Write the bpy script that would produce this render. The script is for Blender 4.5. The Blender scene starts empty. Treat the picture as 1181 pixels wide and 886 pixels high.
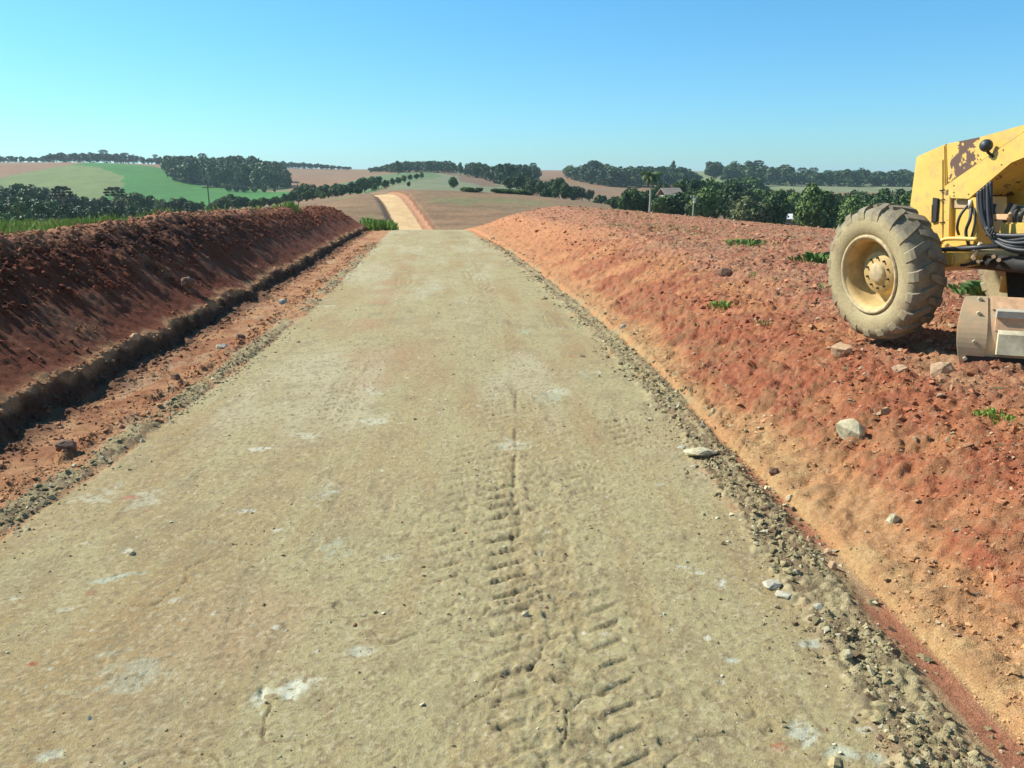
import bpy, bmesh, math, random
import numpy as np
random.seed(7)
RNG = np.random.default_rng(11)
SC = bpy.context.scene
COL = SC.collection
R = math.radians

# ------------------------------------------------------------------ camera numbers
FPX = 927.0                      # focal length in pixels of an 1181 wide frame
CX, CY = 590.5, 443.0
H = 2.2                          # eye above the road
PITCH = R(14.7)
CP, SP = math.cos(PITCH), math.sin(PITCH)

def e_of_py(py):                 # rise over run of the sight line through row py
    return np.tan(np.arctan((CY - np.asarray(py, float)) / FPX) - PITCH)

# ------------------------------------------------------------------ numpy noise
_T = np.random.default_rng(5).random(1 << 18)
def _hash(ix, iy, seed):
    return _T[((ix & 1023) * 331 + (iy & 1023) * 1009 * 7 + (ix >> 10) * 77 + seed * 40503) & 0x3FFFF]

def vnoise(x, y, seed=0):        # -1..1
    x0 = np.floor(x); y0 = np.floor(y)
    fx = x - x0; fy = y - y0
    u = fx * fx * fx * (fx * (fx * 6 - 15) + 10); v = fy * fy * fy * (fy * (fy * 6 - 15) + 10)
    ix = x0.astype(np.int64); iy = y0.astype(np.int64)
    a = _hash(ix, iy, seed); b = _hash(ix + 1, iy, seed)
    c = _hash(ix, iy + 1, seed); d = _hash(ix + 1, iy + 1, seed)
    return ((a * (1 - u) + b * u) * (1 - v) + (c * (1 - u) + d * u) * v) * 2 - 1

def fbm(x, y, scale, octv=4, seed=0, gain=.5, rot=.6):
    x = np.asarray(x, float) / scale; y = np.asarray(y, float) / scale
    s = np.zeros(np.broadcast(x, y).shape); a = 1.0; n = 0.0
    cr, sr = math.cos(rot), math.sin(rot)
    for i in range(octv):
        s += a * vnoise(x, y, seed + i * 17); n += a
        x, y = (x * cr - y * sr) * 2.03 + 11.3, (x * sr + y * cr) * 2.03 - 7.1
        a *= gain
    return s / n

def worley(x, y, scale, seed=0): # F1 distance and a per cell random
    x = np.asarray(x, float) / scale; y = np.asarray(y, float) / scale
    ix = np.floor(x).astype(np.int64); iy = np.floor(y).astype(np.int64)
    best = np.full(x.shape, 9.0); rid = np.zeros(x.shape)
    for dx in (-1, 0, 1):
        for dy in (-1, 0, 1):
            cx = ix + dx; cy = iy + dy
            px = cx + _hash(cx, cy, seed); py = cy + _hash(cx, cy, seed + 5)
            d = np.hypot(px - x, py - y)
            m = d < best
            best = np.where(m, d, best)
            rid = np.where(m, _hash(cx, cy, seed + 9), rid)
    return best, rid

def sst(a, b, x):
    t = np.clip((np.asarray(x, float) - a) / (b - a), 0, 1)
    return t * t * (3 - 2 * t)

def smooth_interp(x, xs, ys, k=.5):
    # piecewise cubic through the knots
    xs = np.asarray(xs, float); ys = np.asarray(ys, float)
    m = np.gradient(ys, xs)
    x = np.clip(np.asarray(x, float), xs[0], xs[-1])
    i = np.clip(np.searchsorted(xs, x) - 1, 0, len(xs) - 2)
    h = xs[i + 1] - xs[i]; t = (x - xs[i]) / h
    return ((2*t**3 - 3*t**2 + 1) * ys[i] + (t**3 - 2*t**2 + t) * h * m[i]
            + (-2*t**3 + 3*t**2) * ys[i + 1] + (t**3 - t**2) * h * m[i + 1])

# ------------------------------------------------------------------ road line and level
RC_Y = [-60, -20, 0, 9, 17.5, 30, 46, 60, 75, 95, 115, 140, 165, 193, 230, 300, 400]
RC_X = [-.85, -.85, -.85, -.9, -1.55, -2.75, -4.4, -5.95, -7.8, -10.7, -13.4, -17.4, -22.3, -28.5, -38, -58, -90]
def road_c(y): return smooth_interp(y, RC_Y, RC_X)
RZ_Y = [-60, -20, 0, 20, 40, 46, 60, 90, 115, 128, 140, 165, 193, 215, 240]
RZ_Z = [.9, .3, 0, -.41, -.83, -.98, -1.9, -5.6, -8.2, -8.1, -6.9, -4.4, -1.9, -.9, -.7]
def road_z(y): return smooth_interp(y, RZ_Y, RZ_Z)

# ------------------------------------------------------------------ far relief (azimuth x distance)
TPX = [-700, -300, 0, 100, 200, 300, 400, 475, 600, 700, 800, 900, 1000, 1180, 1500, 1900]
TD = [60, 130, 165, 200, 245, 320, 430, 560, 700, 850, 1050, 1400, 3000, 9000]
TAB = [
 [275, 268, 262, 254, 247, 241, 243, 262, 262, 262, 262, 268, 274, 285, 300, 300],   # 60
 [330, 310, 290, 285, 278, 272, 266, 273, 266, 259, 267, 277, 290, 306, 320, 320],   # 130
 [320, 300, 282, 274, 264, 252, 238, 243, 244, 247, 258, 270, 279, 292, 302, 302],   # 165
 [310, 290, 274, 264, 254, 240, 224, 218, 223, 234, 249, 264, 275, 288, 300, 300],   # 200
 [290, 280, 268, 260, 252, 241, 226, 216, 225, 240, 254, 265, 273, 284, 290, 290],   # 245
 [270, 265, 258, 252, 248, 240, 228, 212, 222, 236, 246, 254, 260, 268, 270, 270],   # 320
 [250, 246, 240, 238, 236, 228, 216, 206, 217, 230, 236, 240, 244, 250, 250, 250],   # 430
 [225, 222, 213, 212, 214, 219, 210, 202, 212, 222, 226, 228, 230, 232, 232, 232],   # 560
 [195, 194, 190, 188, 193, 207, 205, 198, 205, 213, 213, 218, 219, 220, 220, 220],   # 700
 [190, 189, 187, 187, 190, 198, 199, 196.5, 200, 205, 203, 210, 213, 212, 210, 210], # 850
 [192, 191, 189, 189, 190, 193, 195.5, 195.5, 197, 199, 198, 205, 208, 208, 205, 205], # 1050
 [196, 196, 195, 195, 195, 195, 195.5, 195.5, 196, 197, 197, 201, 203, 203, 201, 201], # 1400
 [199, 199, 199, 199, 199, 199, 198, 198, 198, 198, 199, 199, 200, 200, 200, 200],   # 3000
 [200.6]*16,
]
_gl = np.linspace(math.log(60), math.log(9000), 260)
_gp = np.linspace(-700, 1900, 240)
_E = e_of_py(np.array(TAB))
_tmp = np.stack([np.interp(_gp, TPX, row) for row in _E])
_G = np.stack([np.interp(_gl, np.log(TD), _tmp[:, j]) for j in range(_gp.size)], axis=1)
def _blur(A, n, ax):
    k = np.hanning(n + 2)[1:-1]; k /= k.sum(); p = n // 2
    pad = [(0, 0), (0, 0)]; pad[ax] = (p, p)
    return np.apply_along_axis(lambda v: np.convolve(v, k, 'valid'), ax, np.pad(A, pad, mode='edge'))
_G = _blur(_blur(_G, 11, 0), 11, 1)

def far_z(x, y):
    ys = np.maximum(y, 20.0)
    px = CX + FPX / CP * x / ys
    l = np.log(np.clip(ys, 60, 8999))
    a = (l - _gl[0]) / (_gl[1] - _gl[0]); b = np.clip((px - _gp[0]) / (_gp[1] - _gp[0]), 0, _gp.size - 1.001)
    ia = np.clip(a.astype(int), 0, _gl.size - 2); ib = b.astype(int)
    fa = a - ia; fb = b - ib
    e = (_G[ia, ib] * (1 - fb) + _G[ia, ib + 1] * fb) * (1 - fa) + (_G[ia + 1, ib] * (1 - fb) + _G[ia + 1, ib + 1] * fb) * fa
    return H + e * ys

def narrow(y): return .38 * sst(26, 48, y)
def toe_s(y):                    # foot of the right-hand cut bank, measured from the road axis
    return 2.74 + .30 * (1 - sst(2.0, 8.5, y)) + .03 * fbm(y, 0 * y, 1.1, 2, 3) - narrow(y)

def lip_s(y):                    # edge of the small scarp on the left
    return -3.78 - .22 * sst(5, 12, y) + .17 * fbm(y, 0 * y + 4, 1.3, 5, 8)

def near_z(x, y, parts=False):
    c = road_c(y); s = x - c; zr = road_z(y)
    # natural ground right
    w = np.maximum(0, x + .35 * y - 6)
    nat_r = .56 + .06 * sst(3, 6, s) - .002 * w ** 2 + .04 * fbm(x, y, 3.0, 3, 40)
    br = sst(42, 64, y - 1.6 * (s - 3))
    nat_r = nat_r * (1 - br) + (zr + .35) * br
    # ridge and field left
    rid_h = 1.62 - .25 * sst(20, 46, y) + .10 * fbm(y, 0 * y, 3.2, 3, 21)
    end = 1 - sst(47, 66, y)
    ls = lip_s(y)
    rise = .62 * sst(ls - .1, -5.5, s) + .38 * np.clip((s - (ls - .1)) / (-5.5 - (ls - .1)), 0, 1)
    ridge_top = rid_h * end + .25 * (1 - end)
    lip_h = (.20 + .09 * fbm(y, 0 * y, .9, 4, 31)) * (1 - .9 * sst(54, 64, y))
    bench = lip_h - .05 * sst(0, .25, ls - s) 
    left = bench + (ridge_top - lip_h) * np.where(s < ls, sst(ls - .12, -6.15, s) * .5 + .5 * np.clip((ls - .12 - s) / (6.15 + ls - .12), 0, 1), 0)
    # behind the ridge
    back = sst(-6.35, -7.6, s)
    fieldz = np.interp(y, [-60, 8, 20, 30, 46, 60, 80, 95, 115], [1.25, 1.12, .86, .5, -.25, -1.0, -3.7, -6.0, -8.3]) - .012 * np.maximum(0, -x - 8)
    fz = zr + left
    zl = fz * (1 - back) + fieldz * back
    step = sst(0, .21, ls - s + .07 * fbm(x, y, .22, 4, 77))          # scarp
    strip = zr - .02 - .03 * sst(-2.7, -3.1, s)
    zl = strip * (1 - step) + zl * step
    # right
    ts = toe_s(y)
    q = s - ts
    top = nat_r - zr
    bank = .07 * sst(0, .05, q) + (top - .07) * (.35 * sst(0.0, 1.0, q / (1.0 + .8 * top + .9 * sst(22, 44, y))) + .65 * np.clip(q / (1.7 + .9 * top + 2.4 * sst(22, 44, y)), 0, 1))
    ditch = -.07 * sst(2.62, ts - .03, s) * (1 - sst(5, 10, y))
    zright = zr + np.where(q > 0, bank - .07 * (1 - sst(5, 10, y)), ditch)
    zroad = zr - .004 * s ** 2 + .012
    z = np.where(s < -2.6, zl, np.where(s > np.minimum(2.62, ts), zright, zroad))
    z = np.where((s >= -2.75) & (s < -2.6), zl + (zroad - zl) * sst(-2.75, -2.6, s), z)
    return z

def height(x, y):
    x = np.asarray(x, float); y = np.asarray(y, float)
    x, y = np.broadcast_arrays(x, y)
    zn = near_z(x, y); zf = far_z(x, y)
    c = road_c(y); s = x - c
    # the far part of the road lies in its own shallow cut
    cut = (1 - sst(2.7, 4.6, np.abs(s - .3))) * sst(125, 150, y) * (1 - sst(235, 300, y))
    zf = zf - .9 * cut
    w = sst(62, 122, y)
    wr = np.clip(1 - np.abs(s) / 26, 0, 1)
    w = w * (1 - wr) + sst(100, 132, y) * wr
    return zn * (1 - w) + zf * w

def ground_at(px, D):            # a spot on the terrain, azimuth given as photo column
    x = (px - CX) * CP / FPX * D
    return x, D, float(height(x, D))
SUN_E, SKY_E, EXPO = 5.0, .055, .6
SKY_LOW, SKY_HIGH = (.82, 1.40, 1.85), (.74, 1.78, 2.15)
HAZE = .00014
# ------------------------------------------------------------------ materials
def new_mat(name):
    m = bpy.data.materials.new(name); m.use_nodes = True
    nt = m.node_tree; nt.nodes.clear()
    o = nt.nodes.new('ShaderNodeOutputMaterial'); b = nt.nodes.new('ShaderNodeBsdfPrincipled')
    nt.links.new(b.outputs[0], o.inputs[0])
    return m, nt, b

def nd(nt, t, **kw):
    n = nt.nodes.new(t)
    for k, v in kw.items():
        if k in n.inputs: n.inputs[k].default_value = v
        else: setattr(n, k, v)
    return n

def mixc(nt, a, b, fac, mode='MIX'):
    m = nt.nodes.new('ShaderNodeMix'); m.data_type = 'RGBA'; m.blend_type = mode
    for sock, v in ((m.inputs[6], a), (m.inputs[7], b), (m.inputs[0], fac)):
        if hasattr(v, 'is_output'): nt.links.new(v, sock)
        else: sock.default_value = (*v, 1) if isinstance(v, tuple) else v
    return m.outputs[2]

def noise(nt, scale, detail=4, rough=.6, vec=None):
    n = nd(nt, 'ShaderNodeTexNoise', Scale=scale, Detail=detail, Roughness=rough)
    if vec is None:
        tc = nt.nodes.get('TC') or nt.nodes.new('ShaderNodeTexCoord'); tc.name = 'TC'; vec = tc.outputs['Object']
    nt.links.new(vec, n.inputs['Vector'])
    return n.outputs['Fac']

def ramp(nt, src, p0, c0, p1, c1):
    r = nt.nodes.new('ShaderNodeValToRGB')
    r.color_ramp.elements[0].position = p0; r.color_ramp.elements[1].position = p1
    r.color_ramp.elements[0].color = (*c0, 1); r.color_ramp.elements[1].color = (*c1, 1)
    nt.links.new(src, r.inputs[0]); return r.outputs[0]

def bump(nt, bsdf, h, strength, dist):
    b = nd(nt, 'ShaderNodeBump', Strength=strength, Distance=dist)
    nt.links.new(h, b.inputs['Height']); nt.links.new(b.outputs[0], bsdf.inputs['Normal'])

def soil_mat(name, fine=1.0, grain=60.0, bdist=.006, rough=.95):
    m, nt, b = new_mat(name)
    at = nd(nt, 'ShaderNodeAttribute', attribute_name='soil')
    n1 = noise(nt, grain, 5, .75); n2 = noise(nt, grain * 4.2, 3, .7)
    c = mixc(nt, at.outputs['Color'], ramp(nt, n1, .30, (.66, .64, .62), .70, (1.42, 1.40, 1.36)), fine * .55, 'MULTIPLY')
    c = mixc(nt, c, ramp(nt, n2, .33, (.5, .48, .46), .68, (1.5, 1.5, 1.5)), fine * .45, 'MULTIPLY')
    nt.links.new(c, b.inputs['Base Color'])
    b.inputs['Roughness'].default_value = rough
    b.inputs['Specular IOR Level'].default_value = .15
    mx = nd(nt, 'ShaderNodeMath', operation='MULTIPLY_ADD'); mx.inputs[1].default_value = .5
    nt.links.new(n2, mx.inputs[0]); nt.links.new(n1, mx.inputs[2])
    bump(nt, b, mx.outputs[0], .9, bdist)
    return m

M_ROAD = soil_mat('packed_gravel', .8, 48, .012)
M_SOIL = soil_mat('red_soil', 1.1, 26, .035)
M_HILL = soil_mat('far_fields', .8, .35, .05)
M_CLOD = soil_mat('loose_soil', .9, 35, .012)

# ------------------------------------------------------------------ tagging
def tag(o, label=None, cat=None, group=None, kind=None):
    if label: o['label'] = label
    if cat: o['category'] = cat
    if group: o['group'] = group
    if kind: o['kind'] = kind
    return o

def empty(name, loc=(0, 0, 0), rz=0, **kw):
    o = bpy.data.objects.new(name, None); COL.objects.link(o)
    o.location = loc; o.rotation_euler = (0, 0, rz); o.empty_display_size = .2
    return tag(o, **kw)

def link(name, me, mat=None, parent=None):
    o = bpy.data.objects.new(name, me); COL.objects.link(o)
    if mat is not None and not me.materials:
        me.materials.append(mat)
    if parent is not None: o.parent = parent
    return o

def mesh_np(name, V, F, smooth=False, attr=None):
    """V (n,3), F (m,k) with one k"""
    me = bpy.data.meshes.new(name)
    V = np.ascontiguousarray(V, dtype=np.float32); F = np.ascontiguousarray(F, dtype=np.int32)
    k = F.shape[1]
    me.vertices.add(len(V)); me.vertices.foreach_set('co', V.ravel())
    me.loops.add(F.size); me.loops.foreach_set('vertex_index', F.ravel())
    me.polygons.add(len(F)); me.polygons.foreach_set('loop_start', np.arange(0, F.size, k, dtype=np.int32))
    me.polygons.foreach_set('use_smooth', np.full(len(F), smooth))
    me.update(calc_edges=True)
    if attr:
        for nm, A in attr.items():
            a = me.attributes.new(nm, 'FLOAT_COLOR', 'POINT')
            A4 = np.ones((len(V), 4), np.float32); A4[:, :3] = A
            a.data.foreach_set('color', A4.ravel())
    return me

# ------------------------------------------------------------------ soil relief and soil colour
def C3(*c): return np.array(c, float)
def lerp(A, B, m): return A * (1 - m[..., None]) + B * m[..., None]

FIELDS = []   # (polygon in plan metres, colour)
FIELDS.append(([(-362, 463), (-456, 588), (-371, 601), (-370, 650), (-362, 687), (-329, 671), (-285, 619), (-271, 563), (-221, 436)], (0.160, 0.200, 0.062)))   # pale
FIELDS.append(([(-362, 687), (-429, 849), (-368, 786), (-289, 693), (-229, 617), (-178, 565), (-115, 437), (-92, 350), (-137, 372), (-208, 410), (-231, 457), (-271, 563), (-285, 619), (-329, 671)], (0.050, 0.165, 0.028)))   # green
FIELDS.append(([(-243, 660), (-221, 650), (-164, 602), (-125, 471), (-164, 540), (-225, 624)], (0.144, 0.180, 0.072)))   # strip
FIELDS.append(([(-108, 503), (-113, 655), (-89, 709), (-72, 812), (-51, 612), (-51, 401), (-51, 300), (-80, 381)], (0.122, 0.180, 0.072)))   # midgreen
FIELDS.append(([(-44, 264), (-51, 389), (-49, 463), (-56, 671), (-29, 921), (13, 1033), (3, 203), (-25, 208)], (0.187, 0.202, 0.108)))   # centre
FIELDS.append(([(-52, 708), (-22, 697), (-3, 527), (-12, 374), (-36, 527)], (0.194, 0.122, 0.072)))   # brown
FIELDS.append(([(237, 1200), (287, 1200), (330, 1003), (230, 699), (125, 597)], (0.194, 0.216, 0.094)))   # yel
FIELDS.append(([(316, 960), (535, 1113), (810, 957), (574, 675), (220, 668)], (0.194, 0.209, 0.101)))   # yel2
FIELDS.append(([(11, 210), (20, 320), (25, 210), (24, 210)], (0.216, 0.238, 0.115)))   # pg

def tyre_print(s, y, s0, half, pitch, fade):
    """lug imprints of one tyre running along the road, chevrons"""
    u = (s - s0) / half
    inside = 1 - sst(.8, 1.05, np.abs(u))
    ph = (y / pitch + np.abs(u) * .75 + .5 * (u > 0)) % 1.0
    lug = sst(.0, .05, ph) * (1 - sst(.24, .32, ph)) * sst(.06, .16, np.abs(u))
    return inside * lug * fade

def soil_relief(x, y):
    """extra height and colour of the near ground"""
    c = road_c(y); s = x - c
    dz = np.zeros(x.shape)
    far = 1 - sst(70, 110, y)
    nA = fbm(x, y, .9, 4, 101); nB = fbm(x, y, .28, 4, 111); nC = fbm(x, y, .07, 3, 121); nL = fbm(x, y, 3.3, 3, 131); nF = fbm(x, y, .025, 3, 133)
    # ---- road
    edge_l = -2.52 + .10 * nA + .05 * nB; edge_r = 2.42 - narrow(y) + .10 * nA + .06 * nB
    road = sst(edge_l - .06, edge_l + .06, s) * (1 - sst(edge_r - .06, edge_r + .06, s))
    col = np.empty(x.shape + (3,)); col[:] = C3(.375, .320, .165)
    stretched = fbm(s * 1.0, y * .16, .22, 4, 141)
    col = lerp(col, C3(.345, .250, .120), np.clip(.60 * sst(-.1, .45, fbm(s, y * .14, .5, 3, 151)) + .45 * sst(.0, .5, stretched), 0, 1))
    col = lerp(col, C3(.43, .38, .235), .75 * sst(.0, .4, fbm(s, y * .2, .9, 3, 161)))
    col = lerp(col, C3(.26, .205, .115), .45 * sst(.1, .6, nB))
    # reddish stains left of the middle
    red = np.exp(-((s + .55) / .45) ** 2) * sst(-.2, .5, nA) * (1 - sst(9, 16, y))
    col = lerp(col, C3(.40, .24, .14), .45 * red)
    red = np.exp(-((s + 1.2) / .3) ** 2) * sst(-.1, .4, nA) * sst(9, 12, y) * (1 - sst(20, 30, y))
    col = lerp(col, C3(.40, .22, .12), .55 * red)
    rd = .0030 * nC + .0025 * nB + .006 * nA
    # ruts and lug prints
    m1 = sst(-.35, .25, fbm(s, y * .6, .7, 3, 171))
    near = 1 - sst(16, 24, y)
    tp = tyre_print(s, y, 1.0 - .035 * (y - 3) * (1 - sst(6, 14, y)) + .3 * sst(11, 26, y) * 0, .27, .185 + 0 * y, (.40 + .60 * m1 * sst(-.5, .2, nB + nA)) * (1 - .35 * sst(4.5, 6, y)) * (1 - sst(40, 46, y)))
    tp2 = tyre_print(s, y, .55, .20, .17, .45 * m1 * near * sst(3, 4, y))
    tp += tyre_print(s, y, -.92 + .05 * nL, .24, .185, .55 * (.3 + .7 * m1) * sst(5, 7, y) * (1 - sst(38, 46, y)))
    tp += tyre_print(s, y, 1.42, .2, .17, .5 * m1 * (1 - sst(6.5, 8, y)))
    tp3 = tyre_print(s, y, -1.15 + .02 * y, .22, .18, .45 * sst(.1, .4, fbm(s, y, .9, 2, 181)) * near)
    tp4 = tyre_print(s, y, .85, .26, .2, .6 * sst(.0, .3, fbm(s, y, 2.0, 2, 183)) * sst(14, 20, y) * (1 - sst(38, 46, y)))
    tp5 = tyre_print(s, y, 1.95, .2, .18, .6 * sst(.1, .4, fbm(s, y, 1.0, 2, 185)) * sst(5, 7, y) * (1 - sst(14, 20, y)))
    tracks = np.clip(tp + tp2 + tp3 + tp4 + tp5, 0, 1.3)
    band = np.exp(-((s - 1.0) / .40) ** 2) * (1 - sst(5, 9, y)) * .9
    crumble = sst(.05, .35, fbm(x, y, .075, 4, 191)) * band
    rd = rd - .026 * tracks + .010 * crumble + .006 * band * nC * 2
    col = lerp(col, C3(.26, .205, .115), np.clip((.52 + .2 * sst(8, 14, y)) * tracks + .4 * crumble * sst(.2, -.3, nC), 0, 1))
    # transverse scuffs
    sc = sst(.35, .65, fbm(s * .35 + y * .2, y, .10, 3, 201)) * sst(.0, .5, fbm(x, y, 1.6, 2, 203))
    rd -= .006 * sc; col = lerp(col, C3(.28, .22, .125), .35 * sc)
    scr = sst(.22, .5, fbm(s * 1.0 + .06 * y, y * .22, .13, 3, 217)) * sst(-.1, .4, fbm(x, y, 1.1, 2, 218)) * (1 - sst(12, 20, y))
    rd -= .005 * scr; col = lerp(col, C3(.23, .175, .10), .40 * scr)
    # cracks
    cr = (1 - sst(.0, .040, np.abs(fbm(x, y, .42, 3, 211)))) * sst(.05, .30, fbm(x, y, .5, 2, 213)) * (1 - sst(4, 6, y))
    rd -= .014 * cr; col = lerp(col, C3(.17, .14, .08), .5 * cr)
    # the long thin furrow down the middle
    fur = np.exp(-((x - .02 - .012 * (y - 6) + .01 * nA) / .016) ** 2) * sst(4.3, 4.8, y) * (1 - sst(8.0, 9.5, y)) * sst(-.3, .1, fbm(x * 0, y, .12, 2, 215))
    rd -= .015 * fur; col = lerp(col, C3(.2, .15, .08), .35 * fur)
    # crushed pale and greenish stone ground into the surface
    w, wid = worley(x, y * .8, .16, 221)
    chip = (w + .10 * nC < .02 + 1.2 * (wid - .93)) & (wid > .91)
    col = lerp(col, C3(.60, .58, .45), chip * .75)
    wg, wgi = worley(x + .06 * nB, y * .7 + .05 * nB, .55, 231)
    sm = sst(.30, .02, wg + .30 * nC + .20 * nB + .15 * nF) * (wgi > .90) * (.5 + .5 * sst(-.2, .3, nF))
    col = lerp(col, np.where((wgi > .965)[..., None], C3(.56, .58, .45), C3(.36, .42, .33)), .65 * sm)
    wr, wri = worley(x, y, .7, 241)
    col = lerp(col, C3(.36, .13, .07), .6 * (wr < .05 + .03 * nC) * (wri > .95))
    for (sx, sy, a, b, rot, cc, st) in SMEARS:
        dx, dy = x - sx, y - sy
        u = (dx * math.cos(rot) + dy * math.sin(rot)) / a; v = (-dx * math.sin(rot) + dy * math.cos(rot)) / b
        mm = sst(1.1, .35, np.hypot(u, v) + .7 * nC + .30 * nB + .45 * nF) * st * (.72 + .28 * sst(-.2, .3, nF))
        col = lerp(col, C3(*cc), mm); rd = rd + .006 * mm * (nC * 2)
        nf_ = 1 - .8 * sst(5, 14, y); speck = sst(.25, .5, nF) * nf_; col = lerp(col, C3(.28, .22, .12), .40 * speck)
    speck = sst(.28, .5, fbm(x, y, .022, 2, 137)); col = lerp(col, C3(.52, .46, .29), .45 * speck * nf_)
    pit = sst(.15, .5, fbm(x, y, .05, 3, 139)) * sst(-.1, .45, nA + .5 * nB) * nf_; col = lerp(col, C3(.28, .21, .115), .35 * pit)
    rd = rd - .005 * pit + .003 * nF
    # ---- soil right
    q = s - toe_s(y)
    rcol = col
    v1 = fbm(x, y, 1.1, 4, 301); v2 = fbm(x, y, .35, 4, 311); v3 = fbm(x, y, .12, 3, 321)
    w1, w1i = worley(x + .03 * v3, y + .03 * v3, .16, 331)
    w2, w2i = worley(x + .015 * v3, y, .065, 341)
    w3, w3i = worley(x, y, .42, 351)
    yel = C3(.50, .325, .15); ora = C3(.47, .215, .095); redc = C3(.31, .092, .050); tan = C3(.43, .25, .135); pnk = C3(.41, .185, .108)
    cr_ = np.empty(x.shape + (3,)); cr_[:] = ora
    cr_ = lerp(cr_, yel, sst(.58, .18, q + .55 * v1 + .30 * v2) * (.45 + .55 * sst(-.3, .15, v2 + .5 * v3)) * (1 - sst(10, 26, y)))
    cr_ = lerp(cr_, ora, .6 * sst(.1, .5, v2) * sst(.1, .5, q))
    redband = sst(.42, .62, q + .40 * v1 + .2 * v2) * (1 - sst(1.9, 2.6, q + .6 * v1))
    cr_ = lerp(cr_, redc, .80 * redband * sst(-.5, .25, v1 + .5 * v2))
    plat = sst(1.6, 2.3, q + .7 * v1)
    cr_ = lerp(cr_, tan, plat * (.9 * (1 - sst(7, 10, y))) * sst(-.4, .3, fbm(x, y, 1.7, 3, 361)))
    cr_ = lerp(cr_, pnk, plat * sst(6.5, 11, y) * .8)
    cr_ = lerp(cr_, redc * 1.1, plat * .6 * sst(.0, .45, v2 + .4 * v1))
    cr_ = lerp(cr_, C3(.30, .20, .115), plat * .5 * sst(.15, .5, fbm(x, y, 2.3, 4, 371)))
    cr_ = lerp(cr_, tan * 1.12, .5 * plat * sst(.55, .9, w1i))
    cr_ = lerp(cr_, C3(.20, .10, .06), .5 * plat * sst(.5, .85, w1))
    cr_ = lerp(cr_, cr_ * .72, sst(.1, .5, v3) * sst(0, .3, q))
    cr_ = lerp(cr_, C3(.50, .38, .24), .35 * sst(.2, .5, nF) * sst(0, .2, q))
    far_or = sst(16, 30, y) * (1 - sst(2.0, 3.0, q))
    cr_ = lerp(cr_, C3(.50, .235, .11), .75 * far_or)
    rz_ = .030 * v2 * sst(.0, .5, q) + .012 * v3 * sst(0, .2, q) + .008 * v3
    rough = sst(.20, .9, q + .4 * v1 + .2 * v2)
    rz_ += rough * (.052 * (.5 - w1) * (.3 + w1i) + .030 * (.5 - w2) + .10 * (.45 - w3) * w3i * (.25 + .75 * sst(4, 9, y)))
    rz_ += (.020 * (.5 - w2) + .030 * (.5 - w1) * sst(.5, .9, w1i)) * sst(0, .1, q)
    # runnels and drag marks in the smooth cut face
    face = sst(.02, .12, q) * (1 - sst(.8, 1.3, q))
    rz_ += face * (.035 * (.5 - w1) * w1i + .030 * v2 + .045 * (.45 - w3) * w3i)
    cr_ = lerp(cr_, C3(.36, .19, .09), .65 * sst(0, .03, q) * (1 - sst(.8, 1.3, q)) * sst(-.05, .35, v3 + .5 * v2))
    run = fbm(x * 1.0 + y * .5, (y - x * .9) * 3.2, .5, 3, 381)
    rz_ += face * .022 * run
    lug = tyre_print(s, y, 2.93 + .02 * v1, .13, .16, .8 * sst(5.6, 6.5, y) * (1 - sst(15, 20, y)))
    rz_ -= .020 * lug; cr_ = lerp(cr_, cr_ * .75, .6 * lug)
    flo = sst(.0, -.05, q)
    cr_ = lerp(cr_, lerp(C3(.43, .19, .105) + 0 * cr_, C3(.46, .31, .17), sst(-.1, .4, fbm(s * 1.0, y * .25, .16, 3, 391))), flo * (1 - sst(6, 9, y)))
    # ---- gravel windrows on both road edges
    gw = np.exp(-((s - (2.56 - narrow(y) + .06 * nA)) / (.20 + .09 * nB)) ** 2) * sst(-.6, .1, v1 + .6 * v2 + .25)
    gwl = sst(-.35, .15, v1 + .5 * v2 + .1) * np.exp(-((s - (-2.68 + .05 * nA)) / .15) ** 2) * (1 - sst(24, 34, y))
    wga, wgb = worley(x, y, .055, 401)
    gcol = lerp(C3(.29, .24, .12) + 0 * cr_, C3(.42, .37, .21), wgb)
    gcol = lerp(gcol, C3(.17, .13, .085), .6 * (wgb < .35) )
    # ---- left strip, scarp, bank
    ls = lip_s(y)
    lq = ls - s
    strip_c = lerp(C3(.44, .235, .115) + 0 * cr_, C3(.34, .155, .075), sst(-.2, .4, v2 + .5 * v1))
    strip_c = lerp(strip_c, C3(.47, .31, .18), .6 * sst(.1, .5, fbm(s, y * .4, .25, 3, 411)))
    st_r = .016 * v3 + .03 * v2 + .05 * sst(-.35, -.05, lq) * (v2 + .5 * v3) + .035 * (.5 - w3) * sst(.4, .9, w3i)
    lug = tyre_print(s, y, -3.30, .28, .17, .9 * sst(-.3, .2, fbm(x, y, .9, 2, 421)) * (1 - sst(18, 30, y)))
    st_r -= .030 * lug; strip_c = lerp(strip_c, strip_c * .8, .5 * lug)
    clod_band = np.exp(-((s + 3.02 + .05 * nA) / .10) ** 2)
    st_r += .05 * clod_band * sst(.1, .4, v3 + .3 * v2)
    strip_c = lerp(strip_c, C3(.15, .075, .042), .85 * sst(-.42, -.12, lq + .12 * v2))  # shadow at the scarp foot painted into the strip colour
    wall_c = C3(.105, .055, .032)  # scarp face, its shade put into the soil colour
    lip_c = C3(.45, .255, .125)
    dark = C3(.072, .028, .018); rdk = C3(.165, .048, .022); brn = C3(.150, .062, .030)  # bank soils, colours deepened because the sun only grazes this slope
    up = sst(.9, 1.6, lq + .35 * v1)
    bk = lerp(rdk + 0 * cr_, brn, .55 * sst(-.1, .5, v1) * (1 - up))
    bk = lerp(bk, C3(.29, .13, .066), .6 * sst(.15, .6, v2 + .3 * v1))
    bk = lerp(bk, dark, up * .80 * sst(-.6, .2, v1 + .4 * v2) * (1 - .75 * sst(18, 34, y)))
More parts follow.
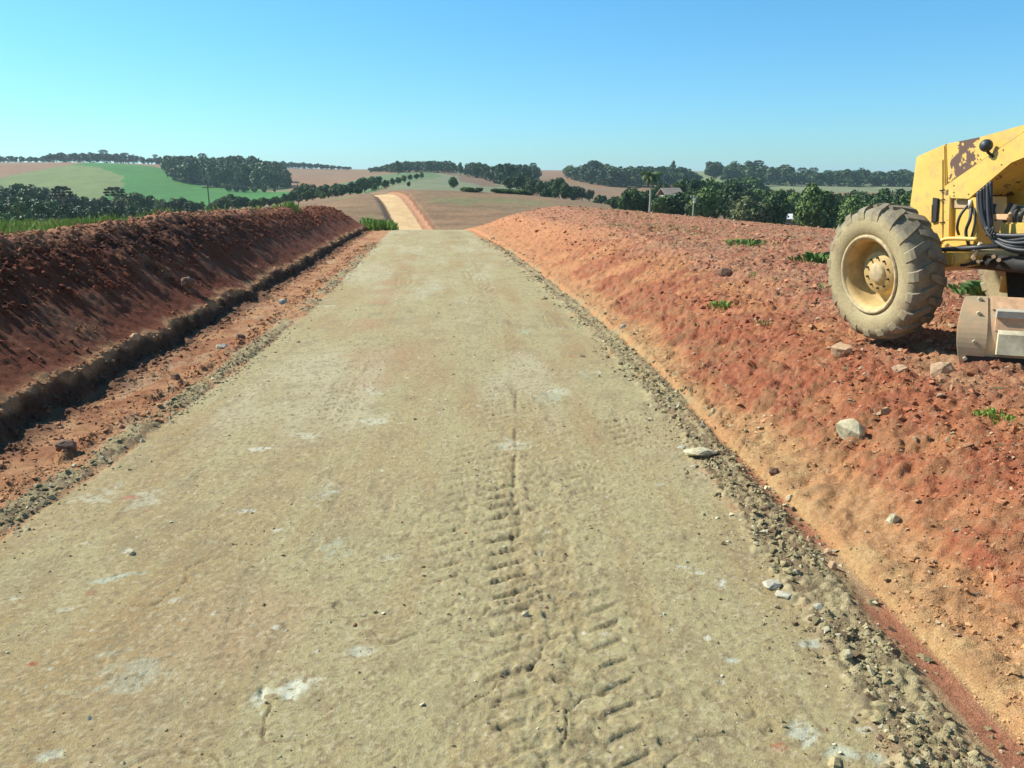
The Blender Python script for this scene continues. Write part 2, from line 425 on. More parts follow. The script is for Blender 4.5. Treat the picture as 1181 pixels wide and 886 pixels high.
    bk = lerp(bk, C3(.37, .16, .085), .55 * up * sst(.1, .5, v2))
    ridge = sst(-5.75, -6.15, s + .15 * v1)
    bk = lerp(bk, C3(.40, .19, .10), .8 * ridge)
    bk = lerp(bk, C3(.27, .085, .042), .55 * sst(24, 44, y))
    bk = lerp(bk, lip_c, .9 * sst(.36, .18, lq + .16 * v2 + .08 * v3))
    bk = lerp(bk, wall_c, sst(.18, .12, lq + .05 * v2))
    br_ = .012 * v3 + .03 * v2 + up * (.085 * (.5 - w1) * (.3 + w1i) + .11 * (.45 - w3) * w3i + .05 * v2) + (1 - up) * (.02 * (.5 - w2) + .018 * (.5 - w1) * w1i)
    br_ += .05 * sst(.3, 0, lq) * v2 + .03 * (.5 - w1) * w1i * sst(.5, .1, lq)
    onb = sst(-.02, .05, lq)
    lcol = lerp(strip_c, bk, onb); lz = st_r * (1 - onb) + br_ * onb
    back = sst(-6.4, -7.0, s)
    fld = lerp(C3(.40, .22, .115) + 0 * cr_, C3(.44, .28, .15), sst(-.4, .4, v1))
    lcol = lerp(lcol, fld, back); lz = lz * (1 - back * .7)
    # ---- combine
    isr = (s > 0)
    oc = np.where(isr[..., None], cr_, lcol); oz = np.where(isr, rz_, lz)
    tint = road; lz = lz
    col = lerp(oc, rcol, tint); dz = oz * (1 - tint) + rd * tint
    g = np.clip(np.where(isr, gw * .95, gwl * .9), 0, 1)
    g = g * (1 - .75 * sst(26, 40, y))
    gm = sst(.25, .6, g + .25 * v2)
    col = lerp(col, gcol, .85 * gm); dz = dz + gm * (.030 * (.5 - wga) * (.3 + wgb) * 1.6 + .015)
    # crest of the road gets browner wear
    wear = np.exp(-((s - .9) / .5) ** 2) * sst(30, 40, y) * (1 - sst(46, 56, y)) * sst(-.2, .3, nA)
    col = lerp(col, C3(.26, .20, .10), .5 * wear)
    return dz * (1 - sst(50, 95, y) * .8), col, road

def pt_in(poly, x, y):
    ins = np.zeros(x.shape, bool); n = len(poly)
    for i in range(n):
        x1, y1 = poly[i]; x2, y2 = poly[(i + 1) % n]
        c = ((y1 > y) != (y2 > y)) & (x < (x2 - x1) * (y - y1) / (y2 - y1 + 1e-12) + x1)
        ins ^= c
    return ins

def field_colour(x, y):
    c = road_c(y); s = x - c
    n1 = fbm(x, y, 60, 4, 501); n2 = fbm(x, y, 9, 4, 511)
    col = np.empty(x.shape + (3,)); col[:] = C3(.225, .125, .066)
    col = lerp(col, C3(.205, .140, .074), sst(-.3, .4, n1))
    col = lerp(col, C3(.27, .155, .080), .6 * sst(-.1, .4, n2))
    row = fbm(x * .35 + y * .05, y * 1.0, 4.0, 3, 531); col = lerp(col, col * .78, .8 * sst(-.1, .4, row) * (1 - sst(260, 420, y)))
    g_ = sst(.30, .55, fbm(x, y, 14, 4, 541)) * (1 - sst(180, 260, y)); col = lerp(col, C3(.15, .19, .07), .5 * g_)
    wx = x + .02 * y * fbm(x, y, 70, 2, 521); wy = y * (1 + .03 * fbm(x, y, 90, 2, 523))
    for poly, fc in FIELDS:
        m = pt_in(poly, wx, wy).astype(float)
        f2 = lerp(C3(*fc) + 0 * col, C3(*fc) * .85, sst(-.3, .5, n2 + .8 * n1))
        col = lerp(col, f2, m)
    return col

SMEARS = []
for (px, py, a, b, rot, cc, st) in [
    (338, 800, .17, .085, .25, (.66, .68, .52), .95), (135, 668, .14, .04, .5, (.42, .50, .40), .8),
    (300, 519, .12, .05, .5, (.66, .66, .54), .95), (20, 690, .05, .03, .4, (.66, .68, .54), .9),
    (130, 757, .09, .03, .4, (.44, .50, .38), .7), (148, 637, .04, .03, .4, (.7, .7, .62), .9),
    (100, 628, .06, .03, .6, (.62, .60, .45), .8), (283, 592, .06, .04, .5, (.60, .64, .55), .8),
    (320, 615, .05, .04, .2, (.62, .62, .48), .7), (418, 755, .07, .05, .2, (.50, .50, .38), .8),
    (455, 645, .07, .05, .2, (.44, .44, .33), .6), (698, 735, .035, .035, .2, (.62, .60, .45), .8),
    (834, 672, .03, .07, -.4, (.62, .64, .55), .8), (805, 662, .05, .03, -.2, (.60, .62, .5), .8),
    (842, 763, .045, .03, -.2, (.55, .60, .50), .8), (828, 788, .03, .02, 0, (.55, .58, .48), .8),
    (790, 655, .05, .02, -.3, (.50, .58, .50), .6), (985, 870, .12, .05, -.3, (.50, .56, .44), .8),
    (930, 850, .05, .09, 0, (.50, .56, .46), .7), (1000, 842, .05, .03, 0, (.60, .60, .5), .8),
    (935, 742, .05, .04, 0, (.46, .54, .46), .7), (37, 768, .025, .02, 0, (.42, .09, .05), .9),
    (172, 590, .05, .03, .3, (.42, .11, .06), .9), (150, 575, .07, .03, .3, (.40, .10, .06), .8),
    (728, 629, .035, .018, 0, (.46, .10, .05), .9), (60, 875, .05, .04, .3, (.50, .54, .42), .7),
    (205, 695, .04, .03, .3, (.54, .58, .48), .7), (75, 705, .05, .025, .3, (.5, .5, .38), .6),
    (490, 480, .1, .1, 0, (.44, .28, .17), .3), (690, 430, .05, .05, 0, (.62, .6, .48), .7),
    (700, 575, .03, .03, 0, (.7, .68, .55), .8), (760, 560, .07, .04, 0, (.46, .48, .38), .6)]:
    e = float(e_of_py(py)); D = H / (-e - .021) ; zc = D * CP + (H + .021 * D) * SP
    SMEARS.append(((px - CX) / FPX * zc, D, a, b, rot, cc, st))

# ------------------------------------------------------------------ the ground sheet
def build_ground():
    ys = [1.0]
    while ys[-1] < 4500:
        y = ys[-1]
        d = min(.00076 * (y * y + 4.8), .0046 * y) if y < 60 else (.0075 * y if y < 1500 else .03 * y)
        ys.append(y + d)
    ys = np.array(ys)
    NC = 940
    t = np.linspace(-1, 1, NC)
    S = .60 * t + .40 * t ** 3
    Y, SS = np.meshgrid(ys, S, indexing='ij')
    X = SS * (Y + 2.5)
    Z = height(X, Y)
    Cc = np.zeros(X.shape + (3,))
    i1 = int(np.searchsorted(ys, 118))
    dz, c1, road = soil_relief(X[:i1], Y[:i1])
    Z[:i1] += dz
    i0 = int(np.searchsorted(ys, 58))
    c2 = field_colour(X[i0:], Y[i0:])
    Cc[:i1] = c1
    w = sst(62, 108, Y[i0:i1]) ; w[...] = w
    Cc[i0:i1] = lerp(c1[i0:], c2[:i1 - i0], w)
    Cc[i1:] = c2[i1 - i0:]
    # far stretch of the road and its cut banks
    s = X - road_c(Y)
    fr = (Y > 60) & (Y < 232)
    nn = fbm(X, Y, 2.2, 3, 601)
    ym = sst(95, 122, Y)
    bank = fr * ((s > 2.3) & (s < 3.9 + .3 * nn)) * ym
    Cc = lerp(Cc, C3(.38, .19, .10), bank * .9)
    Cc = lerp(Cc, C3(.17, .075, .04), fr * (((s > 3.8 + .3 * nn) & (s < 4.4 + .3 * nn)) | ((s < -2.5) & (s > -3.1))) * ym * .8)  # dark edge lines; the left one paints in the shade of the cut
    roadfar = fr * (np.abs(s) < 2.35 + .15 * nn)
    Cc = lerp(Cc, lerp(C3(.60, .41, .20) + 0 * Cc, C3(.53, .35, .17), sst(-.3, .3, nn)), roadfar * sst(75, 110, Y))
    hn = fbm(X[i0:], Y[i0:], .5, 3, 611)
    Z[i0:] += .05 * hn * sst(58, 80, Y[i0:])
    n, m = X.shape
    V = np.stack([X.ravel(), Y.ravel(), Z.ravel()], 1); A = Cc.reshape(-1, 3)
    I = np.arange(n * m).reshape(n, m)
    Q = np.stack([I[:-1, :-1].ravel(), I[:-1, 1:].ravel(), I[1:, 1:].ravel(), I[1:, :-1].ravel()], 1)
    isroad = np.zeros(X.shape, bool); isroad[:i1] = road > .5
    isroad |= (np.abs(s) < 2.35) & (Y > 95) & (Y < 232)
    ctr = isroad[:-1, :-1].ravel(); yy = Y[:-1, :-1].ravel()
    for name, mask, mat in (('road', ctr, M_ROAD), ('ground', ~ctr & (yy < 125), M_SOIL), ('hills', ~ctr & (yy >= 125), M_HILL)):
        q = Q[mask]; used, inv = np.unique(q, return_inverse=True)
        me = mesh_np(name, V[used], inv.reshape(-1, 4), True, {'soil': A[used]})
        tag(link(name, me, mat), kind='structure')
    # the rest of the country round the camera, coarser
    rr = np.concatenate([[0.0], np.geomspace(1.2, 4600, 66)])
    th = np.linspace(0, 2 * math.pi, 145)
    Rr, Th = np.meshgrid(rr, th, indexing='ij')
    X2 = Rr * np.cos(Th); Y2 = Rr * np.sin(Th)
    Z2 = np.where(Y2 > -40, height(X2, np.maximum(Y2, -40)), height(X2, 0 * X2 - 40))
    # keep under the fine sheet where both exist
    Z2 = Z2 - .06
    inside = (Y2 > 1.5) & (np.abs(X2) < .90 * (Y2 + 2.5))
    Z2 = Z2 - np.where(inside, 2 + .02 * Rr, 0)
    n, m = X2.shape
    I = np.arange(n * m).reshape(n, m)
    Q = np.stack([I[:-1, :-1].ravel(), I[1:, :-1].ravel(), I[1:, 1:].ravel(), I[:-1, 1:].ravel()], 1)
    keep = ~(inside[:-1, :-1] & inside[1:, :-1] & inside[1:, 1:] & inside[:-1, 1:]).ravel()
    V2 = np.stack([X2.ravel(), Y2.ravel(), Z2.ravel()], 1)
    A2 = np.empty((n * m, 3)); A2[:] = C3(.38, .22, .12)
    me = mesh_np('ground', V2, Q[keep], True, {'soil': A2})
    tag(link('ground', me, M_SOIL), kind='structure')
build_ground()
# ------------------------------------------------------------------ trees
def leaf_mat(name, col, col2, rough=.6):
    m, nt, b = new_mat(name)
    at = nd(nt, 'ShaderNodeAttribute', attribute_name='leaf')
    c = mixc(nt, col, col2, at.outputs['Fac'])
    oi = nd(nt, 'ShaderNodeObjectInfo')
    v = ramp(nt, oi.outputs['Random'], 0, (.6, .66, .72), 1, (1.5, 1.4, 1.0))
    c = mixc(nt, c, v, 1.0, 'MULTIPLY')
    nt.links.new(c, b.inputs['Base Color']); b.inputs['Roughness'].default_value = rough
    b.inputs['Specular IOR Level'].default_value = .25
    return m
def flat_mat(name, col, rough=.85, var=.35, scale=3.0, col2=None, metallic=0, bs=0.0, bd=.01):
    m, nt, b = new_mat(name)
    n = noise(nt, scale, 5, .65)
    a = tuple(k * (1 - var) for k in col); c2 = col2 or tuple(min(1, k * (1 + var)) for k in col)
    nt.links.new(ramp(nt, n, .32, a, .68, c2), b.inputs['Base Color'])
    b.inputs['Roughness'].default_value = rough; b.inputs['Metallic'].default_value = metallic
    if bs: bump(nt, b, noise(nt, scale * 6, 4, .7), bs, bd)
    return m
M_LEAF = [leaf_mat('leaves_dark', (.030, .062, .018), (.075, .125, .035)),
          leaf_mat('leaves_mid', (.050, .095, .022), (.120, .175, .045)),
          leaf_mat('leaves_grey', (.085, .105, .045), (.160, .180, .085)),
          leaf_mat('leaves_araucaria', (.018, .036, .016), (.040, .068, .028))]
M_BARK = flat_mat('bark', (.16, .12, .085), var=.4, scale=2)
M_PALEBARK = flat_mat('palm_bark', (.42, .38, .29), var=.2, scale=3)

def quads_at(P, N, size, rng, elong=1.0):
    """leaf clumps: one bent quad pair per point, facing about N"""
    n = len(P)
    N = N + .55 * rng.normal(size=(n, 3)); N /= np.linalg.norm(N, axis=1)[:, None] + 1e-9
    A = np.cross(N, rng.normal(size=(n, 3))); A /= np.linalg.norm(A, axis=1)[:, None] + 1e-9
    B = np.cross(N, A)
    s = size * rng.uniform(.55, 1.25, n)[:, None]
    a = A * s * elong; b = B * s * rng.uniform(.5, .9, n)[:, None]; c = N * s * .25
    V = np.stack([P - a, P - b * .9 + c, P + a, P + b + c * rng.uniform(-1, 1, n)[:, None]], 1).reshape(-1, 3)
    F = np.arange(4 * n).reshape(-1, 4)
    return V, F

def crown_np(rng, rx, rz, zc, nb, nl, leaf, flat=1.0, top_bias=.25, blob=.42):
    """uneven crown: blobs on an ellipsoid, leaf clumps over each blob"""
    Ps, Ns = [], []
    for i in range(nb):
        d = rng.normal(size=3); d /= np.linalg.norm(d); d[2] = d[2] * .9 + top_bias * .5
        k = rng.uniform(.35, .80)
        c = np.array([d[0] * rx * k, d[1] * rx * k, zc + d[2] * rz * k])
        r = rng.uniform(.7, 1.25) * blob * min(rx, rz * 1.2)
        m = int(nl / nb * (r / (blob * min(rx, rz * 1.2))) ** 2)
        q = rng.normal(size=(m, 3)); q /= np.linalg.norm(q, axis=1)[:, None]
        q[:, 2] = np.abs(q[:, 2]) * np.where(rng.random(m) < .72, 1, -1)
        rad = r * rng.uniform(.72, 1.08, m)[:, None]
        Ps.append(c + q * rad * np.array([1, 1, flat])); Ns.append(q)
    P = np.concatenate(Ps); N = np.concatenate(Ns)
    V, F = quads_at(P, N, leaf, rng)
    return V, F, np.repeat(rng.random(len(P)), 4)

def leaf_mesh(name, V, F, L):
    return mesh_np(name, V, F, False, {'leaf': np.repeat(L[:, None], 3, 1)})

def tube_np(path, radii, k=7):
    path = np.asarray(path, float); n = len(path)
    V = []
    for i, p in enumerate(path):
        t = path[min(i + 1, n - 1)] - path[max(i - 1, 0)]; t /= np.linalg.norm(t) + 1e-9
        u = np.cross(t, [0.31, .95, .05]); u /= np.linalg.norm(u) + 1e-9; v = np.cross(t, u)
        for j in range(k):
            a = 2 * math.pi * j / k
            V.append(p + radii[i] * (math.cos(a) * u + math.sin(a) * v))
    F = [[i * k + j, i * k + (j + 1) % k, (i + 1) * k + (j + 1) % k, (i + 1) * k + j] for i in range(n - 1) for j in range(k)]
    return np.array(V), np.array(F)

def join_np(parts):
    Vs, Fs, o = [], [], 0
    for V, F in parts:
        Vs.append(V); Fs.append(F + o); o += len(V)
    return np.concatenate(Vs), np.concatenate(Fs)

def trunk_np(rng, h, r, limbs, spread, lift):
    parts = [tube_np([(0, 0, -.4), (0.05 * h * rng.normal() * .3, .02 * h * rng.normal(), h * .5), (.02 * h * rng.normal(), 0, h)], [r * 1.25, r * .85, r * .4])]
    for i in range(limbs):
        a = 2 * math.pi * (i + rng.random()) / limbs; z0 = h * rng.uniform(.35, .75)
        e = np.array([math.cos(a) * spread, math.sin(a) * spread, z0 + lift * rng.uniform(.6, 1.2)])
        parts.append(tube_np([(0, 0, z0), e * np.array([.5, .5, 1]) - np.array([0, 0, .3 * lift * .5]), e], [r * .5, r * .33, r * .12], 5))
    return join_np(parts)

PROTO = {}
def tree_proto(key, seed, mat, rx, rz, zc, nb, nl, leaf, th, tr, **kw):
    rng = np.random.default_rng(seed)
    V, F, L = crown_np(rng, rx, rz, zc, nb, nl, leaf, **kw)
    cm = leaf_mesh('crown', V, F, L); cm.materials.append(mat)
    tm = mesh_np('trunk', *trunk_np(rng, th, tr, 5, rx * .5, rz * .5), smooth=True); tm.materials.append(M_BARK)
    top = V[:, 2].max()
    PROTO[key] = (cm, tm, top)
tree_proto('broad_a', 1, M_LEAF[0], 4.2, 4.2, 4.9, 24, 3800, .42, 7.5, .28)
tree_proto('broad_b', 2, M_LEAF[0], 3.4, 4.8, 5.0, 26, 3800, .40, 8.5, .25)
tree_proto('broad_c', 3, M_LEAF[1], 3.8, 4.3, 4.7, 24, 3800, .40, 7.5, .25)
tree_proto('broad_d', 4, M_LEAF[1], 2.9, 5.0, 5.1, 22, 3400, .38, 8.5, .22)
tree_proto('round', 5, M_LEAF[2], 4.6, 3.6, 3.8, 40, 5200, .32, 6, .28, blob=.34)
tree_proto('dome', 6, M_LEAF[0], 4.8, 3.6, 3.5, 36, 4800, .36, 6.5, .28, blob=.34)
tree_proto('bush', 7, M_LEAF[1], 1.6, 1.1, .9, 12, 1200, .22, 1.2, .06)
tree_proto('small_a', 8, M_LEAF[0], 2.6, 2.8, 2.6, 16, 1600, .42, 4.6, .18)
tree_proto('small_b', 9, M_LEAF[1], 2.3, 3.1, 2.9, 16, 1600, .42, 5.0, .18)
# araucaria: bare trunk, flat candelabra crown
def araucaria_proto():
    rng = np.random.default_rng(31)
    parts = [tube_np([(0, 0, -.4), (.1, 0, 8), (0, 0, 13.4)], [.34, .26, .14])]
    Ps, Ns = [], []
    for tier, (z, rad, n) in enumerate([(10.6, 3.1, 8), (11.8, 3.9, 11), (12.8, 3.5, 10), (13.5, 2.0, 6)]):
        for i in range(n):
            a = 2 * math.pi * (i + .6 * rng.random()) / n; rr = rad * rng.uniform(.75, 1.1)
            e = np.array([math.cos(a) * rr, math.sin(a) * rr, z + .9 + .3 * rng.random()])
            parts.append(tube_np([(0, 0, z - .7), (e[0] * .55, e[1] * .55, z - .4), tuple(e)], [.09, .07, .04], 5))
            m = 75
            q = rng.normal(size=(m, 3)); q /= np.linalg.norm(q, axis=1)[:, None]
            Ps.append(e + q * np.array([.85, .85, .36]) * rng.uniform(.4, 1, m)[:, None]); Ns.append(q)
    P = np.concatenate(Ps); N = np.concatenate(Ns)
    V, F = quads_at(P, N, .30, rng)
    cm = leaf_mesh('crown', V, F, np.repeat(rng.random(len(P)), 4)); cm.materials.append(M_LEAF[3])
    tm = mesh_np('trunk', *join_np(parts), smooth=True); tm.materials.append(M_BARK)
    PROTO['araucaria'] = (cm, tm, V[:, 2].max())
araucaria_proto()

def tree(name, px, D, top, proto, label, cat='tree', group=None, wide=1.0, rz=None, thick=None):
    """a tree on the terrain; top = photo row its crown reaches, which gives its real height"""
    x, y, z = ground_at(px, D)
    cm, tm, ph = PROTO[proto]
    hh = max(1.2, float(e_of_py(top)) * D + H - z)
    k = hh / ph
    w = k * wide if thick is None else thick
    r = empty(name, (x, y, z), random.uniform(0, 6.28) if rz is None else rz, label=label, cat=cat, group=group)
    r.scale = (w, w, k)
    link('crown', cm, parent=r); link('trunk', tm, parent=r)
    return r

# the dark wood beyond the red field, right
LB, GR = 'dark evergreen broadleaf tree in the close wood beyond the red field on the right', 'trees of the wood beyond the red field'
LF, GF = 'leafy green tree in the front row of the wood beyond the red field', 'front row trees of the wood beyond the red field'
for i, (px, top) in enumerate([(757, 214), (766, 209), (775, 222), (784, 205), (795, 203), (806, 204), (818, 203), (829, 207),
        (839, 205), (851, 207), (862, 212), (873, 213), (885, 212), (897, 213), (908, 213), (919, 217), (931, 216), (945, 213),
        (957, 217), (970, 218), (983, 214), (996, 217), (1009, 216), (1022, 212), (1036, 214), (1049, 213), (1063, 214), (1080, 216),
        (1100, 214), (1125, 216), (1150, 214), (1178, 216), (1200, 215)]):
    tree('broadleaf_tree', px, 212 + 24 * ((i * 7) % 5) / 4, top + (4 if px > 860 else 1.5), ['broad_a', 'broad_b', 'broad_c', 'broad_d'][i % 4], LB, group=GR, wide=.85)
for i, (px, top) in enumerate([(762, 226), (776, 231), (789, 221), (802, 217), (815, 213), (827, 219), (838, 216), (851, 221),
        (900, 228), (912, 231), (962, 226), (974, 229), (990, 224), (1003, 227), (1017, 222), (1031, 224), (1046, 220), (1062, 225),
        (1090, 224), (1130, 226), (1165, 222)]):
    tree('broadleaf_tree', px, 158 + 22 * ((i * 3) % 4) / 3, top, ['broad_c', 'broad_a', 'broad_d', 'broad_b'][i % 4], LF, group=GF, wide=.85)
tree('dome_tree', 713, 178, 226, 'dome', 'low dark domed tree at the left end of the right-hand wood, left of the palm', wide=.9)
tree('dome_tree', 730, 172, 215.5, 'dome', 'large dark domed tree just left of the tall palm', wide=.85)
tree('dome_tree', 745, 176, 219, 'dome', 'dark domed tree directly behind the palm trunk', wide=.9)
tree('round_tree', 868, 138, 225, 'round', 'round greyish green tree at the front edge of the right-hand wood', wide=.98)
tree('dome_tree', 892, 140, 222, 'dome', 'dark rounded tree just right of the round greyish tree', wide=.75)
tree('broadleaf_tree', 942, 133, 210, 'broad_c', 'tall bright green tree standing in front of the wood, left of the yellow machine', wide=.72)
tree('broadleaf_tree', 957, 139, 219, 'broad_d', 'slim green tree beside the tall bright green tree at the wood edge', wide=.9)

# dark cluster behind the tan field, centre right
for i, (px, top, D, pr) in enumerate([(588, 203, 330, 'broad_a'), (597, 200, 320, 'broad_b'), (606, 202, 330, 'broad_a'), (615, 206, 300, 'dome'),
        (624, 207, 280, 'broad_a'), (634, 206, 300, 'dome'), (645, 204, 290, 'broad_b'), (653, 209, 270, 'broad_a'), (662, 214, 300, 'dome'),
        (672, 216, 310, 'broad_b'), (680, 218, 320, 'broad_a'), (629, 217, 235, 'dome'), (641, 218, 232, 'broad_a'), (651, 220, 232, 'broad_b'),
        (612, 214, 245, 'dome'), (695, 224, 290, 'small_a'), (689, 227, 270, 'small_b'), (703, 229, 260, 'small_a')]):
    tree('broadleaf_tree', px, D, top, pr, 'dark tree in the clump rising behind the tan field left of the palm', group='trees of the clump behind the tan field', wide=.95)
for i, (px, D) in enumerate([(573, 207), (580, 208), (587, 209), (594, 209), (601, 210), (608, 212), (538, 206), (544, 205), (550, 205)]):
    tree('shrub', px, D, float(-(0)) + (219.5 if px < 560 else 220.5), 'bush', 'low dark shrub in the hedge on the far brow of the tan field', 'shrub', 'hedge shrubs on the brow of the tan field', thick=1.5)

# tree belt climbing to the road from the left
for i, (px, top, D) in enumerate([(247, 229, 262), (255, 225, 270), (264, 223, 275), (272, 226, 262), (281, 227, 268), (290, 229, 262), (299, 227, 270),
        (308, 229, 262), (317, 226, 272), (326, 223, 280), (334, 220, 286), (343, 214, 300), (351, 211, 310), (359, 212, 300), (368, 214, 290),
        (377, 212, 300), (386, 211, 290), (394, 212, 285), (403, 209, 300), (412, 208, 310), (420, 204, 330), (428, 203, 340), (436, 203, 350),
        (444, 207, 330), (452, 205, 350), (459, 204, 370), (466, 202, 400), (473, 201, 420), (480, 200, 450), (486, 198.5, 470),
        (352, 219, 262), (371, 220, 262), (392, 218, 262), (412, 215, 270), (432, 211, 290)]):
    tree('broadleaf_tree', px, D, top, ['broad_a', 'broad_c', 'broad_b', 'broad_a', 'broad_d'][i % 5], 'dark tree in the belt climbing from the left valley towards the far road',
         group='trees of the belt left of the far road', wide=1.15)

# wood in the valley on the left
for i, (px, top, D) in enumerate([(-60, 214, 250), (-42, 218, 240), (-22, 214, 260), (-5, 217, 250), (8, 213, 265), (17, 211, 270), (26, 212, 265), (38, 217, 270),
        (47, 215, 280), (57, 218, 270), (83, 222, 260), (93, 226, 265), (104, 228, 270), (116, 226, 280), (140, 222, 275), (150, 221, 270), (160, 222, 265),
        (170, 225, 270), (181, 229, 260), (191, 232, 255), (201, 228, 270), (209, 227, 270), (219, 231, 265), (229, 232, 270), (239, 234, 262),
        (-50, 232, 190), (-30, 228, 195), (-12, 230, 185), (3, 228, 190), (16, 231, 180), (29, 227, 195), (43, 232, 185), (56, 229, 195), (70, 233, 185), (86, 236, 190),
        (101, 238, 185), (116, 236, 195), (131, 237, 190), (147, 236, 195), (163, 238, 190), (178, 240, 195), (194, 241, 195), (211, 240, 200), (226, 241, 205),
        (0, 244, 150), (22, 246, 148), (45, 245, 150), (68, 247, 150), (92, 248, 150), (118, 247, 155), (145, 246, 160), (172, 245, 168)]):
    tree('broadleaf_tree', px, D, top, ['broad_a', 'broad_b', 'broad_c', 'broad_a', 'dome', 'broad_d'][i % 6], 'dark tree in the wood filling the valley behind the left bank',
         group='trees of the wood in the left valley', wide=1.05)
tree('araucaria', 68, 232, 214, 'araucaria', 'small flat topped araucaria above the left valley wood, nearer the left edge', cat='tree', wide=.8)
tree('araucaria', 129, 238, 215, 'araucaria', 'flat topped araucaria rising over the left valley wood against the green hill', cat='tree', wide=.95)

# lone trees and skyline araucarias
for px, D, top, pr, lb, wd in [
    (459, 620, 185, 'broad_b', 'lone dark tree on the hill crest straight above the far road', .8),
    (531, 640, 187, 'broad_d', 'narrow dark tree at the gap between the two crest woods', .75),
    (522, 300, 203.5, 'dome', 'small round dark tree alone in the pale green field', .8),
    (471, 310, 209, 'small_a', 'tiny dark tree beside the belt in the pale field', .8),
    (655, 760, 190, 'broad_c', 'small round tree standing alone at the left of the domed wood on the skyline', 1.0),
    (823, 760, 185.5, 'broad_b', 'dark round tree alone on the crest of the yellowish field', 1.3),
    (615, 690, 187.5, 'araucaria', 'araucaria poking up at the right end of the central crest wood', .8),
    (776, 800, 185, 'broad_d', 'tall thin tree sticking out of the skyline wood above the palm', .6),
    (874, 800, 184.5, 'araucaria', 'tall araucaria right of the domed skyline wood', .9),
    (122, 960, 172.5, 'araucaria', 'tallest flat topped araucaria on the left skyline', 1.1),
    (146, 960, 176, 'araucaria', 'wide flat topped araucaria right of the tallest one on the left skyline', 1.3),
    (181, 900, 178, 'araucaria', 'araucaria at the gap in the left skyline wood', .9),
    (235, 700, 176.5, 'araucaria', 'araucaria topping the left end of the big wood on the hill', .8),
    (905, 830, 189.5, 'araucaria', 'first flat topped araucaria of the right skyline row, next to the domed wood', 1.1),
    (925, 830, 193, 'araucaria', 'second flat topped araucaria of the right skyline row', 1.1),
    (938, 830, 193, 'araucaria', 'third flat topped araucaria of the right skyline row', 1.1),
    (1041, 820, 195, 'araucaria', 'flat topped araucaria on the skyline beside the yellow machine', 1.2)]:
    tree('araucaria' if pr == 'araucaria' else 'lone_tree', px, D, top, pr, lb, wide=wd)
for i, (px, top) in enumerate([(842, 207), (849, 203), (856, 201.5), (864, 203)]):
    tree('broadleaf_tree', px, 400, top, ['broad_a', 'dome'][i % 2], 'dark tree in the small clump on the yellowish field behind the right-hand wood', group='small clump on the yellowish field', wide=1.3)
for i, (px, top, D) in enumerate([(218, 198, 600), (224, 199.5, 590), (231, 201, 580), (238, 203, 570), (245, 205.5, 560), (262, 211, 520), (271, 212, 515), (280, 213.5, 505), (292, 216, 500), (303, 217.5, 495), (315, 219, 490)]):
    tree('shrub', px, D, top, 'small_a', 'dark bush in the ragged hedge crossing the green hill on the left', 'shrub', 'hedge bushes across the green hill', wide=1.2)

# far woods read as one mass
def wood(label, spans, n, seed, proto_seed=0, width=1.0):
    rng = np.random.default_rng(seed)
    protos = []
    for k in range(4):
        pr = np.random.default_rng(900 + k)
        protos.append(crown_np(pr, 3.6, 4.4, 4.3, 13, 380, .80, top_bias=0))
    Vs, Fs, Ls, o = [], [], [], 0
    TV, TF, to = [], [], 0
    pxs = [s[0] for s in spans]; tops = [s[1] for s in spans]
    for i in range(n):
        px = pxs[0] + (pxs[-1] - pxs[0]) * (i + rng.random()) / n
        D0 = float(np.interp(px, pxs, [s[2] for s in spans])); D1 = float(np.interp(px, pxs, [s[3] for s in spans]))
        f = rng.random(); D = D0 + (D1 - D0) * f
        x, y, z = ground_at(px, D)
        top = float(np.interp(px, pxs, tops))
        hmax = float(e_of_py(top)) * D + H - z
        hh = min(hmax * rng.uniform(.86, 1.08), rng.uniform(11, 17)) if f < .7 else hmax * rng.uniform(.88, 1.1)
        hh = max(hh, 3.5)
        V, F, L = protos[i % 4]
        k = hh / V[:, 2].max(); w = max(k, .75) * rng.uniform(.9, 1.3) * width; a = rng.uniform(0, 6.28)
        W = np.stack([(V[:, 0] * math.cos(a) - V[:, 1] * math.sin(a)) * w + x, (V[:, 0] * math.sin(a) + V[:, 1] * math.cos(a)) * w + y, V[:, 2] * k + z], 1)
        Vs.append(W); Fs.append(F + o); Ls.append(np.clip(L * .6 + .4 * rng.random(), 0, 1)); o += len(V)
        tv, tf = tube_np([(x, y, z - .3), (x, y, z + hh * .6)], [.25, .15], 4)
        TV.append(tv); TF.append(tf + o); 
        Vs.append(tv); Fs.append(tf + o); Ls.append(np.full(len(tv), .9)); o += len(tv)
    me = leaf_mesh('wood', np.concatenate(Vs), np.concatenate(Fs), np.concatenate(Ls)); me.materials.append(M_LEAF[0])
    tag(link('far_wood', me), label, 'wood', kind='stuff')
wood('long dark wood along the left skyline behind the green hill', [(-260, 178, 860, 1000), (0, 180, 860, 1000), (50, 181, 850, 980), (62, 177, 850, 980), (100, 176, 850, 980), (150, 178, 850, 960), (172, 182, 850, 950), (200, 180, 820, 930)], 120, 1)
wood('big dark wood on the hill between the green hill and the brown field', [(194, 180, 590, 760), (215, 180, 560, 760), (240, 182, 560, 740), (262, 182, 560, 720), (285, 180, 540, 700), (305, 184, 530, 680), (322, 189, 520, 650), (333, 207, 510, 560)], 150, 2, width=.85)
wood('thin far line of trees on the skyline above the brown field', [(320, 186, 1000, 1080), (345, 187, 1000, 1080), (375, 189.5, 1000, 1080), (406, 193, 1000, 1080)], 34, 3)
wood('dark wood on the central crest left of the gap', [(426, 194, 780, 860), (445, 191, 760, 840), (456, 186, 720, 800), (475, 187, 720, 790), (500, 186, 720, 790), (520, 186.5, 720, 790), (527, 191, 720, 790)], 46, 4)
